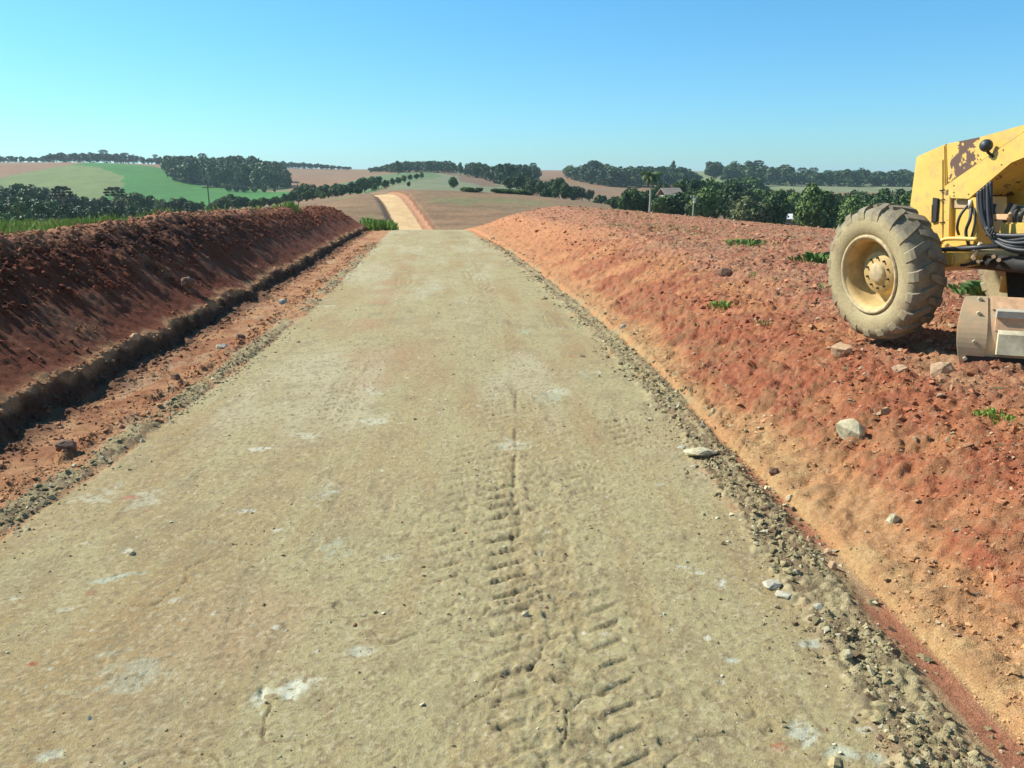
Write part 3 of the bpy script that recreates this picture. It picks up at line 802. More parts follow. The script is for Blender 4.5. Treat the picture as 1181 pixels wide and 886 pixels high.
wood('dark wood descending to the right of the gap on the central crest', [(538, 188, 640, 720), (552, 188, 560, 720), (565, 191.5, 520, 720), (575, 191, 480, 720), (590, 188.5, 440, 700), (605, 191, 420, 700), (618, 192, 620, 700)], 60, 5, width=.85)
wood('domed dark wood on the skyline beyond the tan field', [(658, 196, 740, 800), (668, 193, 720, 790), (676, 188, 650, 760), (686, 185.5, 640, 760), (700, 187, 640, 760), (708, 193, 640, 760), (730, 192.5, 650, 770), (770, 192.5, 660, 780), (790, 194.5, 660, 760), (803, 200, 660, 720)], 110, 6)
wood('dark wood on the right skyline left and right of the big dome', [(833, 194, 760, 830), (842, 188, 740, 830), (850, 183, 740, 830), (860, 182, 730, 830), (870, 189, 730, 830), (882, 191, 750, 830), (900, 191, 760, 830), (920, 195, 770, 820), (950, 197, 770, 820), (985, 194, 770, 820), (1010, 196, 770, 820), (1060, 198, 770, 820), (1150, 198, 770, 820), (1320, 198, 770, 820)], 170, 7)

# ------------------------------------------------------------------ palm
def palm(px, D, top):
    x, y, z = ground_at(px, D)
    hh = float(e_of_py(top)) * D + H - z
    rng = np.random.default_rng(3)
    r = empty('palm_tree', (x, y, z), label='tall slender palm with drooping crown standing alone in front of the wood', cat='palm')
    ht = hh - 1.5
    me = mesh_np('trunk', *tube_np([(0, 0, -.3), (.05, 0, ht * .5), (0, 0, ht)], [.24, .17, .15], 9), smooth=True)
    link('trunk', me, M_PALEBARK, r)
    for i in range(24):
        a = 2 * math.pi * i / 24 * 5 + rng.random() * .3; droop = [1.0, .55, .15][i % 3]
        L = 2.7; pts = []
        for k in range(7):
            t = k / 6
            out = L * (t - .28 * t * t * droop) * (.62 if droop > .8 else .8)
            zz = ht + (1.2 - droop * 1.1) * L * .55 * t - (1.0 + droop * 1.1) * L * .42 * t * t
            pts.append(np.array([math.cos(a) * out, math.sin(a) * out, zz]))
        Vs = []; Fs = []; o = 0
        parts = [tube_np(pts, [.05, .045, .04, .035, .03, .02, .01], 4)]
        side = np.array([-math.sin(a), math.cos(a), 0])
        for k in range(26):
            t = (k + 1) / 27 * 6; j = int(min(5, t)); p = pts[j] * (1 - (t - j)) + pts[j + 1] * (t - j)
            for sg in (-1, 1):
                q = p + side * sg * .48 * math.sin(math.pi * min(1, .18 + t / 6 * .85)) + np.array([0, 0, -.30 - .25 * rng.random()])
                w = (pts[j + 1] - pts[j]) * .50
                parts.append((np.array([p - w * .3, p + w * .3, q + w * .25, q - w * .1]), np.array([[0, 1, 2, 3]])))
        V, F = join_np(parts)
        link('frond', leaf_mesh('frond', V, F, np.full(len(V), rng.random())), M_LEAF[1 if droop < .8 else 0], r)
palm(751, 148, 191)

# ------------------------------------------------------------------ poles and farm buildings
M_CONC = flat_mat('pale_post', (.45, .43, .36), var=.15, scale=5)
M_WOODP = flat_mat('dark_post', (.13, .11, .09), var=.3, scale=5)
M_WHITE = flat_mat('whitewash', (.72, .72, .66), var=.1, scale=1)
M_TANWALL = flat_mat('old_wall', (.34, .30, .22), var=.2, scale=1)
M_ROOF = flat_mat('weathered_roof', (.36, .27, .20), var=.25, scale=1.5)
M_DARKG = flat_mat('dark_opening', (.02, .025, .03), rough=.3, var=.1)

def box_np(x0, x1, y0, y1, z0, z1):
    V = np.array([(x, y, z) for x in (x0, x1) for y in (y0, y1) for z in (z0, z1)], float)
    F = np.array([[0, 1, 3, 2], [4, 6, 7, 5], [0, 4, 5, 1], [2, 3, 7, 6], [0, 2, 6, 4], [1, 5, 7, 3]])
    return V, F

def pole(px, D, top, label, mat, r=.11, box=False):
    x, y, z = ground_at(px, D); hh = float(e_of_py(top)) * D + H - z
    e = empty('utility_pole', (x, y, z), .3, label=label, cat='pole')
    link('post', mesh_np('post', *tube_np([(0, 0, -.4), (0, 0, hh)], [r * 1.2, r * .8], 8), smooth=True), mat, e)
    link('crossarm', mesh_np('crossarm', *box_np(-.75, .75, -.05, .05, hh - .45, hh - .33)), mat, e)
    for k in (-.65, 0, .65):
        link('insulator', mesh_np('insulator', *tube_np([(k, 0, hh - .33), (k, 0, hh - .2), (k, 0, hh - .1)], [.04, .06, .03], 6), smooth=True), M_WHITE, e)
    if box:
        link('transformer', mesh_np('transformer', *join_np([tube_np([(0, -.35, hh - 1.4), (0, -.35, hh - .7)], [.26, .26], 10), tube_np([(0, -.35, hh - .7), (0, -.35, hh - .62)], [.26, .05], 10)])), M_CONC, e)
pole(802, 150, 225, 'pale utility pole with a grey transformer in front of the right-hand wood', M_CONC, .13, True)
pole(238, 118, 213, 'dark wooden utility pole standing above the left bank, nearest of the poles', M_WOODP, .10)
pole(342, 190, 209, 'thin far utility pole in front of the tree belt on the left', M_WOODP, .10)

def house(px, D, w, d, wall_h, roof_h, rz, label, name='farmhouse', z_up=0, roofm=None, wallm=None):
    x, y, z = ground_at(px, D)
    e = empty(name, (x, y, z + z_up), rz, label=label, cat='building')
    base = -z_up - .6
    link('wall', mesh_np('wall', *box_np(-w / 2, w / 2, -d / 2, d / 2, base, wall_h)), wallm or M_WHITE, e)
    o = .45; a, b = w / 2 + o, d / 2 + o
    V = np.array([(-a, -b, wall_h - .1), (a, -b, wall_h - .1), (a, b, wall_h - .1), (-a, b, wall_h - .1), (-a, 0, wall_h + roof_h), (a, 0, wall_h + roof_h),
                  (-a, -b, wall_h + .08), (a, -b, wall_h + .08), (a, b, wall_h + .08), (-a, b, wall_h + .08), (-a, 0, wall_h + roof_h + .18), (a, 0, wall_h + roof_h + .18)])
    F = np.array([[6, 7, 11, 10], [8, 9, 10, 11], [1, 0, 4, 5], [3, 2, 5, 4], [0, 1, 7, 6], [2, 3, 9, 8], [0, 6, 10, 4], [9, 3, 4, 10], [1, 5, 11, 7], [5, 2, 8, 11]])
    link('roof', mesh_np('roof', V, F), roofm or M_ROOF, e)
    n = max(2, int(w / 3))
    for i in range(n):
        cx = -w / 2 + (i + .5) * w / n
        if i == n // 2:
            link('door', mesh_np('door', *box_np(cx - .45, cx + .45, -d / 2 - .03, -d / 2 + .02, 0, min(2.1, wall_h - .2))), M_DARKG, e)
        else:
            f = link('window', mesh_np('window', *box_np(cx - .55, cx + .55, -d / 2 - .04, -d / 2 + .02, wall_h * .4, wall_h * .8)), M_WHITE, e)
            link('pane', mesh_np('pane', *box_np(cx - .47, cx + .47, -d / 2 - .06, -d / 2 - .03, wall_h * .43, wall_h * .77)), M_DARKG, f)
house(774, 196, 4.2, 3.6, 4.4, 1.5, .35, 'weathered roof house half hidden in the trees right of the palm', wallm=M_TANWALL)
tree('broadleaf_tree', 771, 172, 224, 'small_b', 'small tree hiding the wall of the weathered roof house', wide=1.2)
tree('broadleaf_tree', 779, 170, 221, 'small_a', 'dark small tree at the right end of the weathered roof house', wide=1.2)
house(916, 147, 4.6, 3.0, 3.5, .7, .15, 'low white shed glimpsed between the dark tree and the tall bright tree', name='shed', roofm=M_WHITE, wallm=M_TANWALL)

# ------------------------------------------------------------------ loose soil, gravel and stones
def rock_proto(rng, n=11, flat=.75):
    bm = bmesh.new()
    for _ in range(n):
        v = rng.normal(size=3); v /= np.linalg.norm(v); v *= rng.uniform(.75, 1.1); v[2] *= flat
        bm.verts.new(v)
    r = bmesh.ops.convex_hull(bm, input=bm.verts)
    bmesh.ops.delete(bm, geom=[v for v in bm.verts if not v.link_faces], context='VERTS')
    bmesh.ops.triangulate(bm, faces=bm.faces)
    bm.verts.index_update()
    V = np.array([v.co[:] for v in bm.verts]); F = np.array([[v.index for v in f.verts] for f in bm.faces])
    bm.free(); return V, F
_prng = np.random.default_rng(77)
ROCKS = [rock_proto(_prng, 9 + i % 6, .6 + .05 * (i % 5)) for i in range(10)]

def full_z(x, y):
    z = height(x, y); dz, c, rd = soil_relief(x, y)
    return z + dz, c

def scatter(name, x, y, size, colf, label, mat, sink=.3, seed=0, stuff=True):
    rng = np.random.default_rng(seed)
    z, c = full_z(x, y)
    colr = colf(x, y, c, rng)
    n = len(x); kind = rng.integers(0, len(ROCKS), n)
    Vs, Fs, As, o = [], [], [], 0
    for k, (V, F) in enumerate(ROCKS):
        ids = np.where(kind == k)[0]; m = len(ids)
        if not m: continue
        a = rng.uniform(0, 6.28, m); tl = rng.normal(size=m) * .35
        ca, sa, ct, st = np.cos(a), np.sin(a), np.cos(tl), np.sin(tl)
        s = size[ids]; st1 = rng.uniform(.75, 1.3, m)
        X = V[None, :, 0] * st1[:, None]; Yv = V[None, :, 1] * ct[:, None] - V[None, :, 2] * st[:, None]; Zv = V[None, :, 1] * st[:, None] + V[None, :, 2] * ct[:, None]
        W = np.stack([(X * ca[:, None] - Yv * sa[:, None]) * s[:, None] + x[ids, None], (X * sa[:, None] + Yv * ca[:, None]) * s[:, None] + y[ids, None],
                      Zv * s[:, None] + z[ids, None] + s[:, None] * (.5 - sink) * .7], 2).reshape(-1, 3)
        FF = (F[None] + (np.arange(m) * len(V))[:, None, None]).reshape(-1, 3) + o
        Vs.append(W); Fs.append(FF); As.append(np.repeat(colr[ids], len(V), 0)); o += len(W)
    me = mesh_np(name, np.concatenate(Vs), np.concatenate(Fs), False, {'soil': np.concatenate(As)})
    return tag(link(name, me, mat), label, name.split('_')[-1] if 0 else None, kind='stuff')

def powsize(rng, n, lo, hi, p=2.6):
    u = rng.random(n); a = 1 - p
    return (lo ** a + u * (hi ** a - lo ** a)) ** (1 / a)

def dens_y(rng, n, y0, y1, p=1.0):          # more of them near the camera
    u = rng.random(n)
    return y0 * (y1 / y0) ** (u ** p)

rng = np.random.default_rng(55)
# left bank clods
n = 26000; y = dens_y(rng, n, 4.5, 56); s = -4.15 - 2.35 * rng.random(n) ** .8
x = road_c(y) + s; keep = fbm(x, y, .5, 3, 900) + .9 * (rng.random(n) - .5) > np.where(s > -5.0, .30, -.25); x, y, s = x[keep], y[keep], s[keep]
sz = powsize(rng, len(x), .010, .060) * np.where(s > -5.0, .7, 1.0) * (1 + y / 45)
def cl_left(x, y, c, rng):
    k = rng.random(len(x))[:, None]
    return c * (.65 + .8 * k)
o = scatter('soil_clods', x, y, sz, cl_left, None, M_CLOD, seed=1); tag(o, 'dark clods of dug soil strewn over the left bank', 'soil')
# right plateau clods
n = 60000; y = dens_y(rng, n, 2.4, 60, .9); ww = rng.random(n); s = toe_s(y) + .25 + ww * (4 + .5 * y)
x = road_c(y) + s; q = s - toe_s(y)
keep = fbm(x, y, .6, 3, 910) + .8 * (rng.random(n) - .5) > np.where(q < 1.2, .12, -.25)
keep &= (x < .72 * y + 2.5)
x, y, q = x[keep], y[keep], q[keep]
sz = powsize(rng, len(x), .006, .055, 2.5) * (1 + y / 40) * np.where(q < 1.0, .6, 1)
def cl_right(x, y, c, rng):
    k = rng.random(len(x))[:, None]
    cc = c * (.75 + .6 * k)
    pale = (rng.random(len(x)) < .10)[:, None]
    return np.where(pale, np.array([.46, .33, .20]) * (.8 + .4 * k), cc)
o = scatter('soil_clods', x, y, sz, cl_right, None, M_CLOD, seed=2); tag(o, 'red clods and crumbs covering the graded bank on the right', 'soil')
n = 30000; y = dens_y(rng, n, 2.3, 13, 1.0); s = toe_s(y) - .03 + rng.random(n) ** 1.3 * (1.3 + .42 * y); x = road_c(y) + s
keep = (fbm(x, y, .35, 3, 915) + .9 * (rng.random(n) - .5) > np.where(s - toe_s(y) < .6, .08, -.1)) & (x < .72 * y + 1.2); x, y = x[keep], y[keep]
sz = powsize(rng, len(x), .0035, .026, 2.6)
o = scatter('soil_clods', x, y, sz, cl_right, None, M_CLOD, seed=12); tag(o, 'fine crumbly red and tan soil on the near right bank', 'soil')
# gravel windrow right and left
n = 15000; y = dens_y(rng, n, 2.0, 40, 1.0)
off = rng.normal(size=n) * (.11 + .10 * rng.random(n))
s = 2.54 - narrow(y) + .06 * fbm(road_c(y) + 2.5, y, .9, 4, 101) + off + .03 * fbm(y, y * 0, .35, 2, 44)
x = road_c(y) + s
keep = fbm(x, y, .45, 3, 930) + .9 * (rng.random(n) - .5) >  .0; x, y, off = x[keep], y[keep], off[keep]
sz = powsize(rng, len(x), .005, .038, 2.7) * (1 + y / 40)
def cl_grav(x, y, c, rng):
    k = rng.random((len(x), 1)); t = rng.random(len(x))
    base = np.where((t < .70)[:, None], np.array([.33, .275, .145]), np.where((t < .84)[:, None], np.array([.50, .46, .30]), np.array([.17, .12, .07])))
    return base * (.65 + .6 * k)
o = scatter('gravel', x, y, sz, cl_grav, None, M_CLOD, seed=3); tag(o, 'broken grey gravel pushed along the right road edge', 'gravel')
n = 5000; y = dens_y(rng, n, 4.5, 36, 1.0); x = road_c(y) - 2.68 + rng.normal(size=n) * .13
keep = fbm(x, y, 1.0, 3, 301) + .8 * (rng.random(n) - .5) > -.1; x, y = x[keep], y[keep]; n = len(x)
sz = powsize(rng, n, .006, .026, 2.6) * (1 + y / 40)
o = scatter('gravel', x, y, sz, cl_grav, None, M_CLOD, seed=4); tag(o, 'fine grey gravel along the left road edge', 'gravel')
n = 5200; y = dens_y(rng, n, 4.5, 50, 1.0); dn = np.where(rng.random(n) < .6, -rng.random(n) ** 1.5 * .22 - .02, .10 + rng.random(n) ** 1.4 * .35)
x = road_c(y) + lip_s(y) + dn
sz = powsize(rng, n, .008, .045, 2.4) * (1 + y / 45)
def cl_lip(x, y, c, rng):
    k = rng.random((len(x), 1)); return c * (.7 + .7 * k)
o = scatter('soil_clods', x, y, sz, cl_lip, None, M_CLOD, seed=9); tag(o, 'crumbled clods along the lip and foot of the left scarp', 'soil')
# crumbs on the left strip and pebbles over the road
n = 3500; y = dens_y(rng, n, 5, 34, 1.0); x = road_c(y) - 3.02 + rng.normal(size=n) * np.where(rng.random(n) < .5, .07, .3)
sz = powsize(rng, n, .007, .040, 2.6) * (1 + y / 50)
o = scatter('soil_clods', x, y, sz, cl_left, None, M_CLOD, seed=5); tag(o, 'brown crumbs on the wheel-marked strip below the left scarp', 'soil')
n = 30000; y = dens_y(rng, n, 1.8, 16, 1.0); s = rng.uniform(-2.5, 2.45, n); x = road_c(y) + s
keep = (fbm(x, y, .5, 3, 940) + 1.2 * (rng.random(n) - .5) > .28) | ((np.abs(s - 1.0) < .4) & (y < 8) & (rng.random(n) < .5)); x, y = x[keep], y[keep]
sz = powsize(rng, len(x), .0020, .016, 3.3) * (1 + y / 25)
def cl_peb(x, y, c, rng):
    t = rng.random((len(x), 1)); k = rng.random((len(x), 1))
    return np.where(t < .72, c * (.75 + .45 * k), np.where(t < .93, np.array([.58, .55, .40]) * (.8 + .4 * k), np.array([.34, .17, .10])))
o = scatter('pebbles', x, y, sz, cl_peb, None, M_CLOD, seed=6); tag(o, 'small pebbles pressed into the tan road', 'gravel')

# countable stones
M_ROCKP = flat_mat('pale_rock', (.42, .36, .19), col2=(.60, .55, .36), var=.28, scale=14, bs=.8, bd=.006)
M_ROCKG = flat_mat('grey_rock', (.40, .37, .27), var=.3, scale=18, bs=.8, bd=.004)
M_ROCKD = flat_mat('dark_clod', (.16, .085, .05), var=.3, scale=18, bs=.8, bd=.006)
M_ROCKT = flat_mat('tan_rock', (.46, .30, .17), var=.3, scale=14, bs=.8, bd=.006)
def spot(px, py, D0=2.0, D1=60):           # where the sight line meets the soil
    ys = np.geomspace(D0, D1, 1500); e = float(e_of_py(py))
    zc = ys * CP + (-e * ys) * SP
    xs = (px - CX) / FPX * zc
    zz = height(xs, ys); m = np.where((zz - H) / ys >= e)[0]
    i = m[0] if len(m) else -1
    return float(xs[i]), float(ys[i])
def block_proto(rng, n=30):
    bm = bmesh.new()
    for _ in range(n):
        v = rng.normal(size=3); v /= (np.abs(v) ** 3.2).sum() ** (1 / 3.2); v *= rng.uniform(.85, 1.05)
        bm.verts.new(v)
    bmesh.ops.convex_hull(bm, input=bm.verts)
    bmesh.ops.delete(bm, geom=[v for v in bm.verts if not v.link_faces], context='VERTS')
    bm.verts.index_update()
    V = np.array([v.co[:] for v in bm.verts]); F = [[v.index for v in f.verts] for f in bm.faces]
    bm.free(); return V, F
def stone(px, py, w, hgt, mat, label, name='stone', seed=0, cat='stone', group=None):
    """w, hgt: metres"""
    x, y = spot(px, py)
    z = float(full_z(np.array([x]), np.array([y]))[0][0])
    rng = np.random.default_rng(seed)
    V, F = block_proto(rng)
    bm = bmesh.new(); vs = [bm.verts.new(v) for v in V]
    for f in F: bm.faces.new([vs[i] for i in f])
    bmesh.ops.subdivide_edges(bm, edges=bm.edges, cuts=2, use_grid_fill=True)
    for v in bm.verts:
        d = float(fbm(v.co.x + 3 * seed, v.co.y + v.co.z * 1.7, .7, 3, seed)) * .10
        v.co *= 1 + d
    mx = max(abs(v.co.x) for v in bm.verts); mz = max(v.co.z for v in bm.verts)
    for v in bm.verts: v.co.x *= .5 * w / mx; v.co.y *= .38 * w / mx; v.co.z *= .62 * hgt / mz
    me = bpy.data.meshes.new(name); bm.to_mesh(me); bm.free(); me.materials.append(mat)
    o = link(name, me); o.location = (x, y + .3 * w, z + .18 * hgt); o.rotation_euler = (.1 * math.sin(seed), .12 * math.cos(seed * 2.3), .7 * math.sin(seed * 1.7))
    return tag(o, label, cat, group)
stone(985, 507, .235, .165, M_ROCKP, 'pale angular boulder sitting on the red bank below the yellow machine', 'boulder', 3, 'boulder')
stone(808, 531, .27, .06, M_ROCKP, 'flat pale slab lying in the gravel on the right road edge', 'slab', 5)
stone(788, 519, .10, .03, M_ROCKG, 'small flat chip just left of the big pale slab', 'slab', 6)
stone(894, 547, .085, .06, M_ROCKD, 'dark brown clod on the yellow bank right of the gravel', 'clod', 7, 'clod')
stone(1032, 601, .10, .06, M_ROCKP, 'small whitish stone on the orange slope below the boulder', 'stone', 8)
stone(912, 578, .07, .05, M_ROCKP, 'little pale stone at the top of the bare ditch', 'stone', 9)
stone(935, 626, .055, .045, M_ROCKT, 'first of the three pebbles in the bare ditch, farthest one', 'stone', 10)
stone(956, 641, .055, .045, M_ROCKT, 'middle of the three pebbles in the bare ditch', 'stone', 11)
stone(961, 656, .07, .05, M_ROCKT, 'largest and nearest of the three pebbles in the bare ditch', 'stone', 12)
stone(1090, 434, .22, .12, M_ROCKT, 'tan stone on the soil just left of the blade end', 'stone', 13)
stone(973, 412, .24, .12, M_ROCKT, 'broad tan lump on the red soil below the front wheel', 'clod', 14, 'clod')
stone(1040, 430, .16, .07, M_ROCKT, 'tan lump between the front wheel and the blade end', 'clod', 15, 'clod')
stone(893, 680, .13, .035, M_ROCKG, 'flat greyish stone at the edge of the gravel near the bottom right', 'slab', 16)
stone(906, 692, .10, .03, M_ROCKG, 'cracked pale flake beside the flat greyish stone', 'slab', 17)
stone(945, 708, .06, .035, M_ROCKG, 'rounded stone in the gravel right of the cracked flake', 'stone', 18)
stone(978, 766, .06, .04, M_ROCKP, 'bright stone in the gravel near the lower right corner', 'stone', 19)
stone(606, 362 + 350, .045, .03, M_ROCKP, 'pale pebble standing in the wheel track, bottom middle', 'stone', 20)
stone(150, 641, .06, .03, M_ROCKP, 'white stone bit with crumbs on the left of the road', 'stone', 21)
stone(254, 403, .20, .11, M_ROCKG, 'grey stone on the strip below the left scarp, second from the left end', 'stone', 22)
stone(325, 352, .20, .12, M_ROCKG, 'grey stone at the foot of the left scarp, farther one', 'stone', 23)
stone(277, 393, .16, .10, M_ROCKD, 'brown clod right of the grey stone on the left strip', 'clod', 24, 'clod')
stone(200, 438, .14, .09, M_ROCKD, 'dark clod on the left strip between scarp and gravel', 'clod', 25, 'clod')
stone(75, 528, .17, .09, M_ROCKD, 'dark clod at the left road edge, nearest one', 'clod', 26, 'clod')
stone(215, 332, .22, .20, M_ROCKD, 'reddish clod sticking out of the left bank with a long shadow', 'clod', 27, 'clod')
stone(154, 392, .15, .10, M_ROCKT, 'tan lump on the lip of the left scarp', 'clod', 28, 'clod')
stone(690, 435, .05, .04, M_ROCKP, 'white pebble on the road left of the right-hand gravel', 'stone', 29)
stone(720, 378, .14, .08, M_ROCKG, 'pale grey stone in the right-hand gravel farther up the road', 'stone', 30)
stone(568, 268 + 8, .2, .10, M_ROCKP, 'whitish stone by the bank foot near the road crest', 'stone', 31)
stone(838, 319, .25, .16, M_ROCKD, 'dark clod on the red plateau left of the machine', 'clod', 32, 'clod')

# ------------------------------------------------------------------ grass and weeds
M_GRASS = leaf_mat('grass', (.11, .22, .045), (.27, .38, .11), .7)
M_DRY = leaf_mat('dry_grass', (.20, .18, .09), (.38, .33, .18), .8)
def blades(name, x, y, h, w, mat, label, cat, seed, kind='stuff', nb=5, lean=.35, detail=True):
    rng = np.random.default_rng(seed)
    x = np.repeat(x, nb) + rng.normal(size=len(x) * nb) * .25 * np.repeat(h, nb); y = np.repeat(y, nb) + rng.normal(size=len(y) * nb) * .25 * np.repeat(h, nb)
    h = np.repeat(h, nb) * rng.uniform(.5, 1.15, len(x)); z = height(x, y) - .02
    if detail: z = z + .0
    a = rng.uniform(0, 6.28, len(x)); b = rng.uniform(0, 6.28, len(x)); L = lean * h * rng.uniform(.2, 1.4, len(x))
    cx, cy = np.cos(a), np.sin(a); w = w * h
    p0 = np.stack([x - cx * w, y - cy * w, z], 1); p1 = np.stack([x + cx * w, y + cy * w, z], 1)
    m = np.stack([x + np.cos(b) * L * .35, y + np.sin(b) * L * .35, z + h * .6], 1)
    t = np.stack([x + np.cos(b) * L, y + np.sin(b) * L, z + h * .92], 1)
    off = np.stack([cx * w, cy * w, 0 * w], 1)
    V = np.stack([p0, p1, m + off * .9, t, m - off * .9], 1).reshape(-1, 3)
    F = np.arange(len(V)).reshape(-1, 5)
    me = leaf_mesh(name, V, F, np.repeat(rng.random(len(x)), 5)); me.materials.append(mat)
    return tag(link(name, me), label, cat, kind=kind)
n = 9000; y = dens_y(rng, n, 8, 40, .8); x = road_c(y) - 6.5 - rng.random(n) ** 1.3 * (3 + .35 * y)
keep = fbm(x, y, 2.2, 3, 950) + .5 * (rng.random(n) - .5) + .25 * sst(-7.2, -8.5, x - road_c(y)) + .35 * sst(14, 9, y) > .08
x, y = x[keep], y[keep]
blades('grass', x, y, rng.uniform(.10, .30, len(x)), .045, M_GRASS, 'green grass fringe behind the left bank', 'grass', 1)
n = 7000; y = rng.uniform(34, 66, n); x = -.262 * y - rng.random(n) * .15 * y
blades('grass', x, y, rng.uniform(.18, .4, n), .06, M_GRASS, 'strip of leafy green crop beyond the left bank', 'grass', 2, nb=4)
n = 5200; y = rng.uniform(50, 68, n); x = road_c(y) - 2.9 - rng.random(n) * (.8 + .11 * (y - 50))
blades('grass', x, y, rng.uniform(.35, .75, n), .07, M_GRASS, 'bright green grass patch at the far end of the left bank', 'grass', 3, nb=4)
# weeds over the red plateau
n = 9000; y = dens_y(rng, n, 10, 62, .7); x = road_c(y) + 5 + rng.random(n) * (.45 * y + 3)
keep = fbm(x * .55, y, 3.4, 3, 961) + .3 * (rng.random(n) - .5) > .33; x, y = x[keep], y[keep]
blades('weeds', x, y, rng.uniform(.05, .14, len(x)), .07, M_GRASS, 'low green weeds in patches over the red soil', 'weeds', 4, nb=4, lean=1.2)
n = 5000; y = dens_y(rng, n, 4, 40, 1); x = road_c(y) + 4 + rng.random(n) * (.55 * y + 2)
keep = fbm(x, y, 1.3, 3, 971) + .4 * (rng.random(n) - .5) > .22; x, y = x[keep], y[keep]
blades('dry_grass', x, y, rng.uniform(.025, .075, len(x)), .035, M_DRY, 'dry straw and stubble mixed into the red soil', 'straw', 5, nb=3, lean=2.0)
def weed(px, py, r, h, n, label, seed, mat=None):
    x0, y0 = spot(px, py); rg = np.random.default_rng(seed)
    a = rg.uniform(0, 6.28, n); k = rg.random(n) ** .7 * r * (1 + .35 * np.sin(3 * a + seed))
    x = np.cos(a) * k; y = np.sin(a) * k
    z = float(full_z(np.array([x0]), np.array([y0]))[0][0])
    hh = h * rg.uniform(.5, 1.1, n) * (1.2 - k / r * .5); L = hh * rg.uniform(.3, 1.1, n); b = a + rg.normal(size=n) * .6
    c = b + 1.57; w = .065 * hh
    off = np.stack([np.cos(c) * w, np.sin(c) * w, 0 * w], 1)
    p = np.stack([x, y, 0 * x - .02], 1); m = np.stack([x + np.cos(b) * L * .4, y + np.sin(b) * L * .4, hh * .7], 1); t = np.stack([x + np.cos(b) * L, y + np.sin(b) * L, hh * .8], 1)
    V = np.stack([p - off * .5, p + off * .5, m + off, t, m - off], 1).reshape(-1, 3)
    me = leaf_mesh('weed', V, np.arange(len(V)).reshape(-1, 5), np.repeat(rg.random(n), 5)); me.materials.append(mat or M_GRASS)
    o = link('weed', me); o.location = (x0, y0, z); return tag(o, label, 'weed')
weed(1152, 482, .14, .07, 70, 'small green weed on the tan soil in front of the blade', 1)
weed(1133, 478, .05, .06, 24, 'tiny grass sprig left of the small green weed in front of the blade', 2)
weed(836, 355, .25, .10, 110, 'low weed patch on the red bank left of the front wheel', 3)
weed(943, 303, .40, .20, 190, 'bright green weed clump just left of the front wheel', 4)
weed(1146, 343, .36, .22, 260, 'leafy green weed growing under the machine behind the blade', 5)
weed(1105, 335, .22, .10, 60, 'faint green sprout on the soil between wheel and weed clump', 6)
weed(880, 378, .10, .06, 40, 'small dry tuft on the red soil below the weed patch', 7, M_DRY)
weed(862, 283, .6, .16, 160, 'long green weed patch on the plateau left of the machine', 8)
# ------------------------------------------------------------------ road grader parked on the right bank
def yellow_mat():
    m, nt, b = new_mat('yellow_paint')
    n1 = noise(nt, 2.2, 5, .6); n2 = noise(nt, 26, 5, .75)
    c = ramp(nt, n1, .3, (.66, .42, .085), .7, (.76, .51, .12))
    c = mixc(nt, c, (.42, .29, .14), ramp(nt, noise(nt, 9, 6, .75), .48, (0, 0, 0), .72, (.75, .75, .75)))
    # chipped places showing dark rust; concentrated by a per-object amount
    g = nd(nt, 'ShaderNodeAttribute', attribute_name='wear')
    nr = noise(nt, 8.5, 6, .66)
    ad = nd(nt, 'ShaderNodeMath', operation='ADD'); nt.links.new(nr, ad.inputs[0]); nt.links.new(g.outputs['Fac'], ad.inputs[1])
    rm = ramp(nt, ad.outputs[0], .735, (0, 0, 0), .745, (1, 1, 1))
    c = mixc(nt, c, (.125, .070, .052), rm)
    nt.links.new(c, b.inputs['Base Color'])
    r = mixc(nt, (.42, .42, .42), (.85, .85, .85), rm); nt.links.new(r, b.inputs['Roughness'])
    bump(nt, b, n2, .12, .003)
    return m
M_YEL = yellow_mat()
M_RIM = flat_mat('dusty_rim_paint', (.48, .33, .125), var=.22, scale=9, bs=.15, bd=.003, rough=.7)
M_RIMLIP = flat_mat('dusty_rim_lip', (.46, .36, .20), var=.3, scale=16, bs=.2, bd=.003)
M_HOSE = flat_mat('rubber_hose', (.035, .038, .042), var=.3, scale=8, rough=.5)
M_BLACK = flat_mat('black_grease', (.018, .017, .016), var=.4, scale=12, rough=.6)
M_STEEL = flat_mat('scoured_steel', (.48, .47, .40), var=.25, scale=7, rough=.5, metallic=.25, col2=(.60, .57, .44))
M_MUDST = flat_mat('muddy_steel', (.56, .46, .27), var=.30, scale=6, col2=(.60, .37, .20), rough=.8)
M_PALEST = flat_mat('dusty_steel', (.60, .53, .34), var=.38, scale=6, rough=.65)
M_ORANGE = flat_mat('soil_crusted_steel', (.62, .38, .21), var=.3, scale=9, rough=.9)
M_GLASS = flat_mat('cab_glass', (.03, .04, .045), var=.1, rough=.08)
